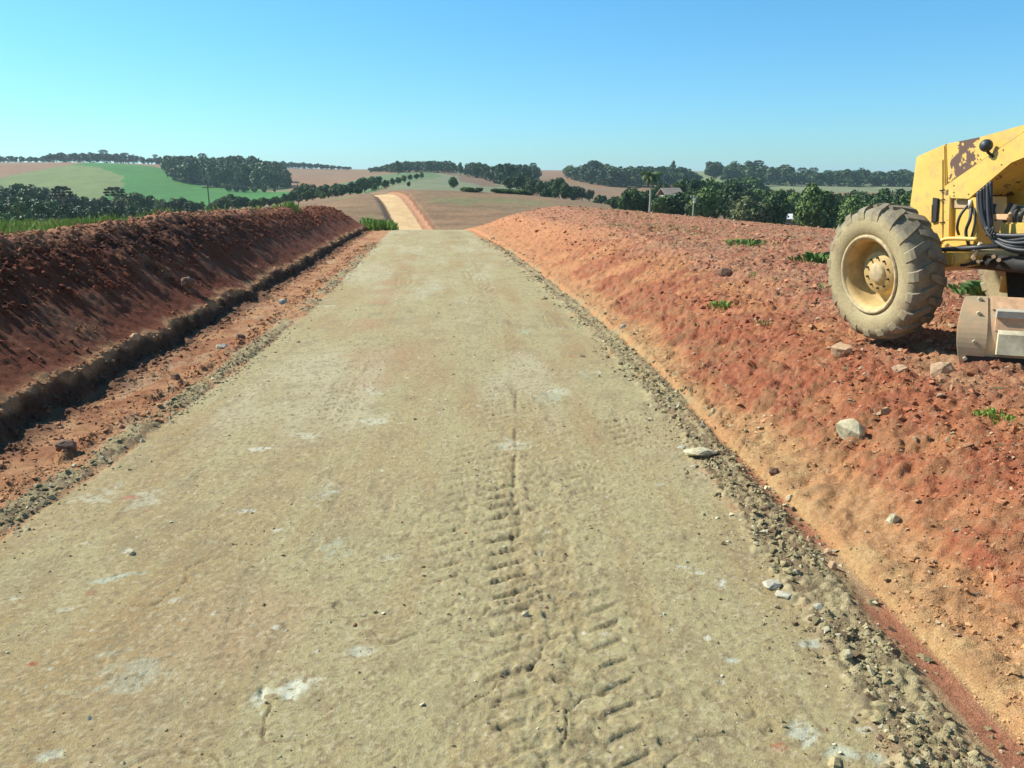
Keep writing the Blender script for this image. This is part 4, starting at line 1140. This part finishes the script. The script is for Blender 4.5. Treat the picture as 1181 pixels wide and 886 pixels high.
def tyre_mat():
    m, nt, b = new_mat('dusty_rubber')
    n1 = noise(nt, 7, 5, .7); n2 = noise(nt, 45, 4, .7)
    g = nd(nt, 'ShaderNodeAttribute', attribute_name='dust')
    rub = ramp(nt, n1, .3, (.13, .118, .092), .7, (.23, .20, .145))
    du = ramp(nt, n2, .3, (.32, .26, .135), .7, (.46, .38, .21))
    ad = nd(nt, 'ShaderNodeMath', operation='MULTIPLY_ADD'); ad.inputs[1].default_value = .9
    nt.links.new(n1, ad.inputs[0]); 
    sb = nd(nt, 'ShaderNodeMath', operation='SUBTRACT'); sb.inputs[1].default_value = .45
    nt.links.new(g.outputs['Fac'], sb.inputs[0]); nt.links.new(sb.outputs[0], ad.inputs[2])
    c = mixc(nt, rub, du, ramp(nt, ad.outputs[0], .15, (0, 0, 0), .85, (1, 1, 1)))
    rd = ramp(nt, noise(nt, 5, 3, .6), .55, (0, 0, 0), .75, (.5, .5, .5))
    c = mixc(nt, c, (.24, .13, .085), rd)
    nt.links.new(c, b.inputs['Base Color']); b.inputs['Roughness'].default_value = .85
    b.inputs['Specular IOR Level'].default_value = .25
    bump(nt, b, n2, .35, .004)
    return m
M_TYRE = tyre_mat()

MO = (4.6, 8.35, .55); MH = (-.286, .958); MN = (-.958, -.286)
def mp(px, py, v):               # photo pixel on the machine's side plane v -> (u forward, w up)
    a = (px - CX) / FPX; b = -(py - CY) / FPX
    d = (a, CP + b * SP, -SP + b * CP)
    t = (v + MN[0] * MO[0] + MN[1] * MO[1]) / (MN[0] * d[0] + MN[1] * d[1])
    X = (d[0] * t - MO[0], d[1] * t - MO[1])
    return MH[0] * X[0] + MH[1] * X[1], H + d[2] * t - MO[2]
def L3(px, py, v):
    u, w = mp(px, py, v); return (-v, u, w)

grader = empty('road_grader', MO, R(16.6), label='yellow motor grader with worn paint and dusty tyres parked on the red bank', cat='grader')

def bm_mesh(name, bm, mat, parent, bevel=0, smooth=False, wear=None):
    if bevel:
        ed = [e for e in bm.edges if len(e.link_faces) == 2 and e.calc_face_angle(0) > .5]
        bmesh.ops.bevel(bm, geom=ed, offset=bevel, segments=2, affect='EDGES', clamp_overlap=True)
    bmesh.ops.recalc_face_normals(bm, faces=bm.faces)
    if smooth:
        for f in bm.faces: f.smooth = True
    me = bpy.data.meshes.new(name); bm.to_mesh(me); bm.free(); me.materials.append(mat)
    if wear:
        a = me.attributes.new('wear', 'FLOAT', 'POINT')
        a.data.foreach_set('value', [wear(v.co) for v in me.vertices])
    o = bpy.data.objects.new(name, me); COL.objects.link(o)
    if parent is not None: o.parent = parent
    return o

def prism(name, poly, v0, v1, mat, parent=None, bevel=.008, wear=None, sub=0):
    """poly of (u, w); thickness between v0 and v1 (left positive)"""
    bm = bmesh.new()
    a = [bm.verts.new((-v0, u, w)) for u, w in poly]; b = [bm.verts.new((-v1, u, w)) for u, w in poly]
    n = len(poly)
    bm.faces.new(a); bm.faces.new(b[::-1])
    for i in range(n): bm.faces.new((a[i], b[i], b[(i + 1) % n], a[(i + 1) % n]))
    if bevel: bmesh.ops.bevel(bm, geom=list(bm.edges), offset=bevel, segments=2, affect='EDGES', clamp_overlap=True)
    if sub:
        bmesh.ops.triangulate(bm, faces=bm.faces)
        for _ in range(sub): bmesh.ops.subdivide_edges(bm, edges=[e for e in bm.edges if e.calc_length() > .07], cuts=1)
    return bm_mesh(name, bm, mat, parent or grader, wear=wear)

def tube(name, pts, r, mat, parent=None, k=10, spl=True, closed=False):
    pts = [np.array(p, float) for p in pts]
    if spl and len(pts) > 2:
        q = []
        for i in range(len(pts) - 1):
            p0, p1, p2, p3 = pts[max(i - 1, 0)], pts[i], pts[i + 1], pts[min(i + 2, len(pts) - 1)]
            for j in range(7):
                t = j / 7; q.append(.5 * (2 * p1 + (p2 - p0) * t + (2 * p0 - 5 * p1 + 4 * p2 - p3) * t * t + (-p0 + 3 * p1 - 3 * p2 + p3) * t ** 3))
        pts = q + [pts[-1]]
    V, F = tube_np(pts, [r] * len(pts), k)
    caps = [V[:k], V[-k:]]
    bm = bmesh.new(); vs = [bm.verts.new(v) for v in V]
    for f in F: bm.faces.new([vs[i] for i in f])
    bm.faces.new(vs[:k][::-1]); bm.faces.new(vs[-k:])
    for f in bm.faces: f.smooth = len(f.verts) == 4
    return bm_mesh(name, bm, mat, parent or grader)

def lathe(prof, n=64, axis_x=True):
    """prof: (a along axis, r); axis is local X"""
    V = []; F = []
    for i in range(n):
        t = 2 * math.pi * i / n
        for a, r in prof: V.append((a, r * math.cos(t), r * math.sin(t)))
    m = len(prof)
    for i in range(n):
        for j in range(m - 1):
            F.append((i * m + j, i * m + j + 1, ((i + 1) % n) * m + j + 1, ((i + 1) % n) * m + j))
    return np.array(V), np.array(F)

# ---- wheel (outer side towards -X)
RT = .70
PR = [(.165, .40), (.19, .44), (.208, .50), (.205, .57), (.190, .625), (.165, .655), (.09, .668), (0, .672)]
def tyre_r(a):
    aa = [0, .09, .165, .190, .205]; rr = [.672, .668, .655, .625, .57]
    return float(np.interp(abs(a), aa, rr))
def make_wheel(side):
    prof = [(-.150, .385), (-.150, .402)] + [(-a, r) for a, r in PR] + [(a, r) for a, r in PR[::-1][1:]] + [(.150, .402), (.150, .385)]
    V, F = lathe(prof, 96)
    parts = [(V, F)]
    NL = 19
    lat = [-.03, .035, .07, .105, .14, .168, .188, .200]
    for sg in (-1, 1):
        for k in range(NL):
            vv = []
            for i, a in enumerate(lat):
                th = 2 * math.pi * (k + (.5 if sg > 0 else 0)) / NL + .13 * (a / .2)
                hw = .066 + .022 * (a / .2)
                hw = hw if i else .050
                base = tyre_r(a) - .015; top = tyre_r(a) + (.030 if i < 6 else .022 if i == 6 else .006)
                wob = .004 * math.sin(k * 2.1 + i)
                aa = a * sg; ex = 1.0 if i < 6 else 1.035
                for (dt, rr) in ((-hw, base), (-hw * .82, top + wob), (hw * .82, top + wob), (hw, base)):
                    t = th + dt; vv.append((aa * ex, rr * math.cos(t), rr * math.sin(t)))
            ff = []
            for i in range(len(lat) - 1):
                for j in range(3):
                    ff.append((i * 4 + j, i * 4 + j + 1, (i + 1) * 4 + j + 1, (i + 1) * 4 + j))
            ff.append((0, 1, 2, 3)); e = (len(lat) - 1) * 4; ff.append((e + 3, e + 2, e + 1, e))
            parts.append((np.array(vv), np.array(ff)))
    V, F = join_np(parts)
    dust = []
    for v in V:
        r = math.hypot(v[1], v[2]); d = float(np.interp(r, [.40, .47, .56, .64, .70], [.75, 1.0, .85, .38, .28]))
        dust.append(d)
    me = bpy.data.meshes.new('tyre'); me.from_pydata([tuple(v) for v in V], [], [tuple(f) for f in F])
    bm = bmesh.new(); bm.from_mesh(me); bmesh.ops.recalc_face_normals(bm, faces=bm.faces); bm.to_mesh(me); bm.free()
    a = me.attributes.new('dust', 'FLOAT', 'POINT'); a.data.foreach_set('value', dust)
    n0 = 96 * (len(prof) - 1)
    for i, p in enumerate(me.polygons): p.use_smooth = i < n0
    me.materials.append(M_TYRE)
    # rim: lip, deep barrel, disc
    V, F = lathe([(-.150, .398), (-.176, .402), (-.186, .392), (-.178, .372), (-.165, .362), (-.158, .350), (-.120, .338), (.020, .325), (.045, .310), (.045, .25), (-.035, .225), (-.060, .212), (-.060, .0001)], 72)
    rim = mesh_np('wheel', V, F, True); rim.materials.append(M_RIM)
    V, F = lathe([(-.179, .374), (-.190, .378), (-.199, .392), (-.196, .408), (-.182, .414), (-.150, .412)], 72)
    lip = mesh_np('rim_lip', V, F, True); lip.materials.append(M_RIMLIP)
    V, F = lathe([(-.061, .108), (-.080, .104), (-.094, .085), (-.098, .05), (-.099, .0001)], 40)
    hub = mesh_np('hub_cap', V, F, True); hub.materials.append(M_RIMLIP)
    return me, rim, lip, hub
WM = make_wheel(1)
V, F = tube_np([(-.060, 0, 0), (-.080, 0, 0)], [.012, .012], 6)
F = np.concatenate([F, np.array([[6, 7, 8, 9], [9, 10, 11, 6]])])
NUT = mesh_np('lug_nut', V, F); NUT.materials.append(M_BLACK)
V, F = lathe([(-.0601, .026), (-.0640, .026), (-.0640, .0001)], 12)
HOLE = mesh_np('lug_hole', V, F); HOLE.materials.append(M_BLACK)
def wheel(x, y, z, lean=0, flip=False, nm='wheel'):
    w = bpy.data.objects.new(nm, WM[1]); COL.objects.link(w); w.parent = grader
    w.scale = (.96, .96, .96); w.location = (x, y, z); w.rotation_euler = (R(17), lean, math.pi if flip else 0)
    for me, n in ((WM[0], 'tyre'), (WM[2], 'rim_lip'), (WM[3], 'hub_cap')):
        c = bpy.data.objects.new(n, me); COL.objects.link(c); c.parent = w
    for k in range(10):
        c = bpy.data.objects.new('lug_nut', NUT); COL.objects.link(c); c.parent = w
        t = 2 * math.pi * k / 10; c.location = (0, .160 * math.cos(t), .160 * math.sin(t))
    return w
wheel(-.915, .0, .69, R(-7), nm='front_wheel')
wheel(1.12, 0, .66, R(8), flip=True, nm='front_wheel')
for yy in (-5.3, -6.85):
    wheel(-.95, yy, .62, 0, nm='rear_wheel'); wheel(.95, yy, .62, 0, flip=True, nm='rear_wheel')

# ---- front frame box and its side panel
def PP(pts, v): return [mp(a, b, v) for a, b in pts]
fr_poly = PP([(1056, 181), (1090, 166), (1091, 286), (1044, 300), (1050, 235)], .3)
prism('front_frame', fr_poly, -.30, .30, M_YEL, bevel=.012, sub=2, wear=lambda c: .02)
pl = prism('front_panel', PP([(1057.5, 184), (1088, 184), (1088, 280), (1048, 288), (1052, 235)], .3), .302, .312, M_YEL, bevel=.003)
lt = prism('latch', PP([(1076, 228), (1082, 229), (1080, 256), (1074, 257)], .33), .31, .335, M_BLACK, pl, bevel=.003)
prism('latch_plate', PP([(1073, 236), (1076, 236), (1075.5, 251), (1072.5, 251)], .33), .31, .345, M_YEL, pl, bevel=.002)
for py in (220, 231, 257):
    tube('hinge_pin', [L3(1084, py, .325), L3(1089, py - 1, .325)], .007, M_BLACK, pl, 6, False)
prism('post', PP([(1089, 284), (1091, 214), (1098, 214), (1096, 283)], .3), .20, .318, M_YEL, bevel=.006, sub=2, wear=lambda c: .12)
# ---- gooseneck: body, proud side strap, bolts
def goose_wear(c):
    u, w = c.y, c.z
    return .36 * math.exp(-((u + .20) / .19) ** 2) * (1 if w > 1.3 else .3) + .16 * math.exp(-((u + .58) / .09) ** 2) + .015
ext = [(-1.6, 2.22), (-2.3, 2.25), (-2.3, 1.95)]
gb = PP([(1091, 166), (1135, 157), (1181, 144)], .3) + [(-1.5, 2.17), (-2.6, 2.20), (-2.6, 1.75), (-1.6, 1.95)] + PP([(1181, 170), (1118, 226), (1093, 226)], .3)
prism('gooseneck', gb, -.28, .30, M_YEL, bevel=.010, sub=4, wear=goose_wear)
gs = PP([(1092.5, 213), (1181, 152.5)], .33) + [(-1.55, 2.12), (-2.6, 2.16), (-2.6, 1.85), (-1.6, 2.02)] + PP([(1181, 182), (1167, 187), (1118, 230), (1097, 229)], .33)
strap = prism('side_strap', gs, .302, .34, M_YEL, bevel=.006, sub=2, wear=lambda c: .03)
prism('side_strap', gs, -.32, -.282, M_YEL, bevel=.006)
for a, b in ((1100, 214), (1100, 222), (1157, 173), (1155, 190), (1117, 224), (1131, 184), (1100, 226)):
    tube('bolt', [L3(a, b, .338), L3(a, b, .346)], .008, M_MUDST, strap, 6, False)
seam = prism('seam_strip', PP([(1092.5, 212.2), (1181, 151.7), (1181, 153.2), (1092.5, 213.8)], .305), .30, .304, M_BLACK, strap, bevel=0)
prism('wheel_shade_block', PP([(1156, 296), (1215, 296), (1215, 352), (1160, 352)], -.15), -.45, -.15, M_BLACK, bevel=.03)  # black block added to stand for the deep shade on the far front wheel
# inner arch plate seen under the beam
prism('arch_plate', PP([(1121, 226), (1170, 183), (1215, 165), (1200, 225), (1172, 236), (1163, 262), (1150, 268), (1142, 266), (1136, 240)], -.26), -.30, -.26, M_YEL, bevel=.005, sub=2, wear=lambda c: .09)
# upright below the strap with the dark recess
prism('upright', PP([(1096, 227), (1127, 227), (1126, 284), (1094, 280)], .27), -.10, .27, M_YEL, bevel=.008, sub=3, wear=lambda c: .05)
prism('recess_cover', PP([(1100, 231), (1121, 231), (1120, 240), (1100, 240)], .275), .272, .282, M_MUDST, bevel=.002)
prism('upright_rib', PP([(1121, 227), (1129, 228), (1131, 282), (1124, 284)], .30), .15, .33, M_YEL, bevel=.004, sub=2, wear=lambda c: .06)
# ---- lamp
lp = tube('lamp_bracket', [L3(1146, 181, .335), L3(1140, 176, .37), L3(1137, 170, .37)], .014, M_BLACK)
u, w = mp(1137.5, 168, .38)
V, F = lathe([(-.055, .0001), (-.05, .035), (-.03, .052), (0, .058), (.03, .050), (.045, .0001)], 24)
lm = link('work_lamp', mesh_np('work_lamp', V, F, True), M_HOSE, grader); lm.location = (-.38, u, w); lm.rotation_euler = (0, 0, .5)
# ---- axle, steering linkage
prism('front_axle', PP([(1083, 290), (1150, 290), (1150, 305), (1083, 313)], .1), -.80, .62, M_YEL, bevel=.02, sub=2, wear=lambda c: .07)
tube('kingpin_housing', [(-.70, 0, .42), (-.70, 0, .92)], .075, M_YEL, k=14, spl=False)
tube('axle_stub', [(-.92, .02, .70), (-.55, 0, .68)], .085, M_MUDST, k=14, spl=False)
tube('kingpin_housing', [(.72, 0, .42), (.72, 0, .92)], .075, M_YEL, k=14, spl=False)
tube('axle_stub', [(.95, 0, .66), (.60, 0, .68)], .085, M_MUDST, k=14, spl=False)
tube('steering_rod', [L3(1086, 288, .50), L3(1153, 284, .42)], .022, M_HOSE, spl=False)
tube('tie_rod', [L3(1089, 291, .45), L3(1112, 304, .40), L3(1135, 301, .38)], .014, M_HOSE)
tube('lean_bar', [L3(1083, 286, .5), L3(1090, 276, .45), L3(1128, 276, .42)], .020, M_YEL)
tube('steering_bracket', [L3(1121, 299, .42), L3(1131, 280, .42)], .017, M_PALEST, spl=False)
prism('tow_bracket', PP([(1092, 276), (1124, 276), (1122, 284), (1094, 285)], .36), .28, .36, M_YEL, bevel=.004)
for a, b in ((1123, 298), (1152, 300), (1146, 296), (1093, 283), (1128, 302)):
    tube('linkage_joint', [L3(a, b, .45), L3(a, b, .38)], .018, M_MUDST, k=12, spl=False)
# ---- drawbar, circle and tangle below the gooseneck
tube('drawbar', [(-.10, -.05, .80), (-.35, -1.2, .86), (-.55, -2.6, .9)], .075, M_BLACK, k=8, spl=False)
tube('drawbar', [(.10, -.05, .80), (.35, -1.2, .86), (.55, -2.6, .9)], .075, M_BLACK, k=8, spl=False)
V, F = lathe([(-.05, .56), (.05, .56), (.05, .68), (-.05, .68), (-.05, .56)], 48)
V = V[:, [1, 2, 0]]
cc = link('blade_circle', mesh_np('blade_circle', V, F), M_BLACK, grader); cc.location = (0, -1.75, .72)
prism('lift_bracket', PP([(1154, 257), (1200, 257), (1200, 276), (1150, 276)], .25), -.2, .25, M_YEL, bevel=.01, sub=2, wear=lambda c: .05)
prism('lift_bracket', PP([(1143, 247), (1166, 247), (1166, 254), (1143, 253)], .15), 0, .18, M_ORANGE, bevel=.004)
tube('side_shift_cylinder', [L3(1160, 275, .20), L3(1230, 283, .2)], .06, M_BLACK, k=14, spl=False)
tube('lift_cylinder', [(-.62, -1.55, 2.1), (-.66, -1.62, .95)], .05, M_YEL, k=14, spl=False)
tube('lift_cylinder', [(.62, -1.55, 2.1), (.66, -1.62, .95)], .05, M_YEL, k=14, spl=False)
for a, b, c, d in ((1159, 262, 1167, 234), (1164, 260, 1172, 236), (1171, 258, 1176, 238), (1176, 260, 1184, 240), (1150, 254, 1147, 236)):
    tube('hydraulic_line', [L3(a, b, .1), L3((a + c) / 2 - 3, (b + d) / 2, .12), L3(c, d, .1)], .020, M_HOSE if a != 1164 else M_PALEST)
# ---- hoses hanging from the beam
for i, (dx, dy, ex) in enumerate([(0, 0, 0), (3.5, 1, 2), (7, -1, 5), (10.5, 0, 8), (14, -3, 11)]):
    v = .40 + .03 * (i % 2)
    pts = [(1128 + dx * 1.05, 222 - dx * .9), (1129 + dx, 240), (1133 + dx * .75, 256), (1139 + dx * .35, 268 - dx * .2), (1150, 281 - ex * .8), (1166, 289 - ex * 1.1), (1190, 292 - ex * 1.6), (1225, 286 - ex * 1.4)]
    tube('hydraulic_hose', [L3(a, b, v + .015 * math.sin(i * 2 + k)) for k, (a, b) in enumerate(pts)], .0165, M_HOSE)
tube('hydraulic_hose', [L3(1138, 263, .42), L3(1147, 270, .43), L3(1165, 272, .42), L3(1200, 271, .4)], .020, M_HOSE)
tube('hose_tie', [L3(1136, 262, .46), L3(1142, 272, .47), L3(1146, 262, .46), L3(1137, 272, .47)], .008, M_HOSE)
tube('hydraulic_hose', [L3(1119, 234, .32), L3(1108, 248, .38), L3(1104, 262, .38), L3(1106, 271, .34)], .013, M_HOSE)
tube('hydraulic_hose', [L3(1120, 236, .33), L3(1119, 252, .38), L3(1114, 268, .38), L3(1119, 286, .36), L3(1127, 290, .36)], .015, M_HOSE)
tube('hydraulic_hose', [L3(1124, 240, .33), L3(1124, 258, .36), L3(1120, 274, .36)], .009, M_HOSE)
tube('hose_fitting', [L3(1119, 231, .34), L3(1119, 239, .35)], .017, M_PALEST, spl=False)
tube('hydraulic_hose', [L3(1090, 292, .55), L3(1096, 303, .55), L3(1112, 306, .5), L3(1124, 301, .48)], .013, M_HOSE)

# ---- blade
BB = R(38)
u0, w0 = mp(1108, 421, .86)
blade_o = np.array([-.86, u0, w0]); ax = np.array([math.cos(BB), -math.sin(BB), 0]); rn = np.array([-math.sin(BB), -math.cos(BB), 0])
BH, BL = .60, 3.6
def bl(s, r, w): return blade_o + ax * s + rn * r + np.array([0, 0, w])
def back(t): return .115 * math.sin(math.pi * min(1, max(0, t * .92 + .04))) - .24 * t      # profile of the curved back
def sweep(name, prof, s0, s1, mat, parent, bevel=0, n=2, endf=None):
    bm = bmesh.new(); rows = []
    for i in range(n):
        s = s0 + (s1 - s0) * i / (n - 1)
        rows.append([bm.verts.new(bl(s + (endf(w) if (endf and i == 0) else 0), r, w)) for r, w in prof])
    m = len(prof)
    for i in range(n - 1):
        for j in range(m): bm.faces.new((rows[i][j], rows[i][(j + 1) % m], rows[i + 1][(j + 1) % m], rows[i + 1][j]))
    bm.faces.new(rows[0][::-1]); bm.faces.new(rows[-1])
    return bm_mesh(name, bm, mat, parent, bevel=bevel)
def shell(t0, t1, th, n=14, out=0.0):
    a = [(back(t0 + (t1 - t0) * i / n) + out, BH * (t0 + (t1 - t0) * i / n)) for i in range(n + 1)]
    return a + [(r - th, w) for r, w in a[::-1]]
bulge = lambda w: -.055 * math.sin(math.pi * min(1, max(0, w / BH)))
mold = sweep('moldboard', shell(.10, 1.0, .025), 0, BL, M_MUDST, grader, endf=bulge, n=2)
sweep('end_plate', shell(.0, 1.0, .018, out=.016), -.012, .17, M_MUDST, mold, endf=bulge)
sweep('end_plate', shell(.0, 1.0, .018, out=.016), BL - .17, BL + .01, M_MUDST, mold)
sweep('cutting_edge', [(-.02, -.03), (.035, -.03), (.042, .10), (-.012, .10)], .02, BL, M_BLACK, mold)
sweep('upper_skin', shell(.84, 1.01, .012, out=.018), .20, BL - .2, M_ORANGE, mold)
sweep('slide_rail', [(back(.76) + .075, BH * .74), (back(.76) + .075, BH * .84), (back(.8) + .01, BH * .86), (back(.76), BH * .72)], .23, BL - .3, M_STEEL, mold, bevel=.006)
sweep('rail_web', [(back(.6) + .022, BH * .55), (back(.7) + .022, BH * .74), (back(.7), BH * .74), (back(.6), BH * .55)], .23, BL - .3, M_ORANGE, mold)
sweep('slide_rail', [(back(.5) + .012, BH * .57), (back(.5) + .065, BH * .52), (back(.4) + .085, BH * .23), (back(.3) + .012, BH * .21)], .25, BL - .3, M_PALEST, mold, bevel=.008)
for s, t in ((.105, .97), (.095, .78), (.075, .38), (.02, .12), (.12, .05), (.34, .04), (.48, .04), (.62, .04), (.9, .04)):
    r = back(t) + (.016 if s < .2 else .0); r = max(r, .040 if t < .13 else r)
    tube('bolt', [bl(s, r - .005, BH * t), bl(s, r + .022, BH * t)], .017, M_PALEST if s < .3 else M_STEEL, mold, 6, False)

# ---- rest of the machine, outside the picture to the right
prism('main_frame', [(-2.5, 1.55), (-2.5, 2.15), (-3.0, 1.25), (-7.6, 1.25), (-7.6, .8), (-3.1, .8)], -.45, .45, M_YEL, bevel=.02)
prism('engine_hood', [(-4.6, 1.25), (-4.6, 2.25), (-7.5, 2.1), (-7.7, 1.9), (-7.7, 1.25)], -.55, .55, M_YEL, bevel=.05)
cab = prism('cab', [(-2.75, 1.1), (-2.75, 1.7), (-4.55, 1.7), (-4.55, 1.1)], -.72, .72, M_YEL, bevel=.03)
for sx in (-.68, .68):
    for yy in (-2.82, -4.48):
        tube('cab_post', [(sx, yy, 1.7), (sx, yy, 2.95)], .05, M_YEL, cab, 8, False)
    prism('cab_window', [(-2.9, 1.74), (-2.9, 2.88), (-4.4, 2.88), (-4.4, 1.74)], -sx - .01, -sx + .01, M_GLASS, cab, bevel=0)
prism('cab_roof', [(-2.6, 2.95), (-2.65, 3.05), (-4.65, 3.05), (-4.7, 2.95)], -.78, .78, M_YEL, cab, bevel=.02)
prism('windscreen', [(-2.84, 1.74), (-2.84, 2.88), (-2.86, 2.88), (-2.86, 1.74)], -.6, .6, M_GLASS, cab, bevel=0)
for sx in (-.95, .95):
    prism('tandem_case', [(-5.0, .45), (-5.0, .8), (-7.1, .8), (-7.1, .45)], -sx * .8 - .06, -sx * .8 + .06, M_YEL, bevel=.02)
# ------------------------------------------------------------------ camera, sun, sky
cam = bpy.data.objects.new('camera', bpy.data.cameras.new('camera')); COL.objects.link(cam)
cam.location = (0, 0, H); cam.rotation_euler = (math.pi / 2 - PITCH, 0, 0)
cam.data.sensor_width = 36; cam.data.lens = 36 * FPX / 1181
cam.data.clip_start = .05; cam.data.clip_end = 20000
SC.camera = cam
SUN_EL, SUN_AZ = R(41), math.atan2(-.93, .37)     # azimuth clockwise from +Y
sun = bpy.data.objects.new('sun', bpy.data.lights.new('sun', 'SUN')); COL.objects.link(sun)
sun.data.energy = SUN_E; sun.data.angle = R(.5); sun.data.color = (1, .95, .86)
sun.rotation_euler = (math.pi / 2 - SUN_EL, 0, math.pi - SUN_AZ)
SC.world = bpy.data.worlds.new('World'); SC.world.use_nodes = True
nt = SC.world.node_tree; nt.nodes.clear()
o = nt.nodes.new('ShaderNodeOutputWorld'); bg = nt.nodes.new('ShaderNodeBackground')
sky = nt.nodes.new('ShaderNodeTexSky'); sky.sky_type = 'NISHITA'; sky.sun_disc = False
sky.sun_elevation = SUN_EL; sky.sun_rotation = SUN_AZ; sky.altitude = 900
sky.air_density = 1.0; sky.dust_density = .6; sky.ozone_density = 1.0
tc = nt.nodes.new('ShaderNodeTexCoord')
sx = nt.nodes.new('ShaderNodeSeparateXYZ'); nt.links.new(tc.outputs['Generated'], sx.inputs[0])
tint = ramp(nt, sx.outputs[2], .0, SKY_LOW, .30, SKY_HIGH)
col = mixc(nt, sky.outputs[0], tint, 1.0, 'MULTIPLY')
nt.links.new(col, bg.inputs[0]); bg.inputs[1].default_value = SKY_E
nt.links.new(bg.outputs[0], o.inputs[0])
# air between the hills
hz = mesh_np('haze', *box_np(-4900, 4900, -4900, 4900, -75, 34))
hm = bpy.data.materials.new('haze'); hm.use_nodes = True; hn = hm.node_tree; hn.nodes.clear()
ho = hn.nodes.new('ShaderNodeOutputMaterial'); hv = hn.nodes.new('ShaderNodeVolumePrincipled')
hv.inputs['Color'].default_value = (.72, .95, 1.0, 1); hv.inputs['Density'].default_value = HAZE
hv.inputs['Anisotropy'].default_value = .2
hn.links.new(hv.outputs[0], ho.inputs['Volume'])
tag(link('haze', hz, hm), 'thin blue air between the near ground and the far hills', 'haze', kind='stuff')
SC.view_settings.view_transform = 'Standard'; SC.view_settings.look = 'None'
SC.view_settings.gamma = 1; SC.view_settings.exposure = EXPO
SC.render.engine = 'CYCLES'
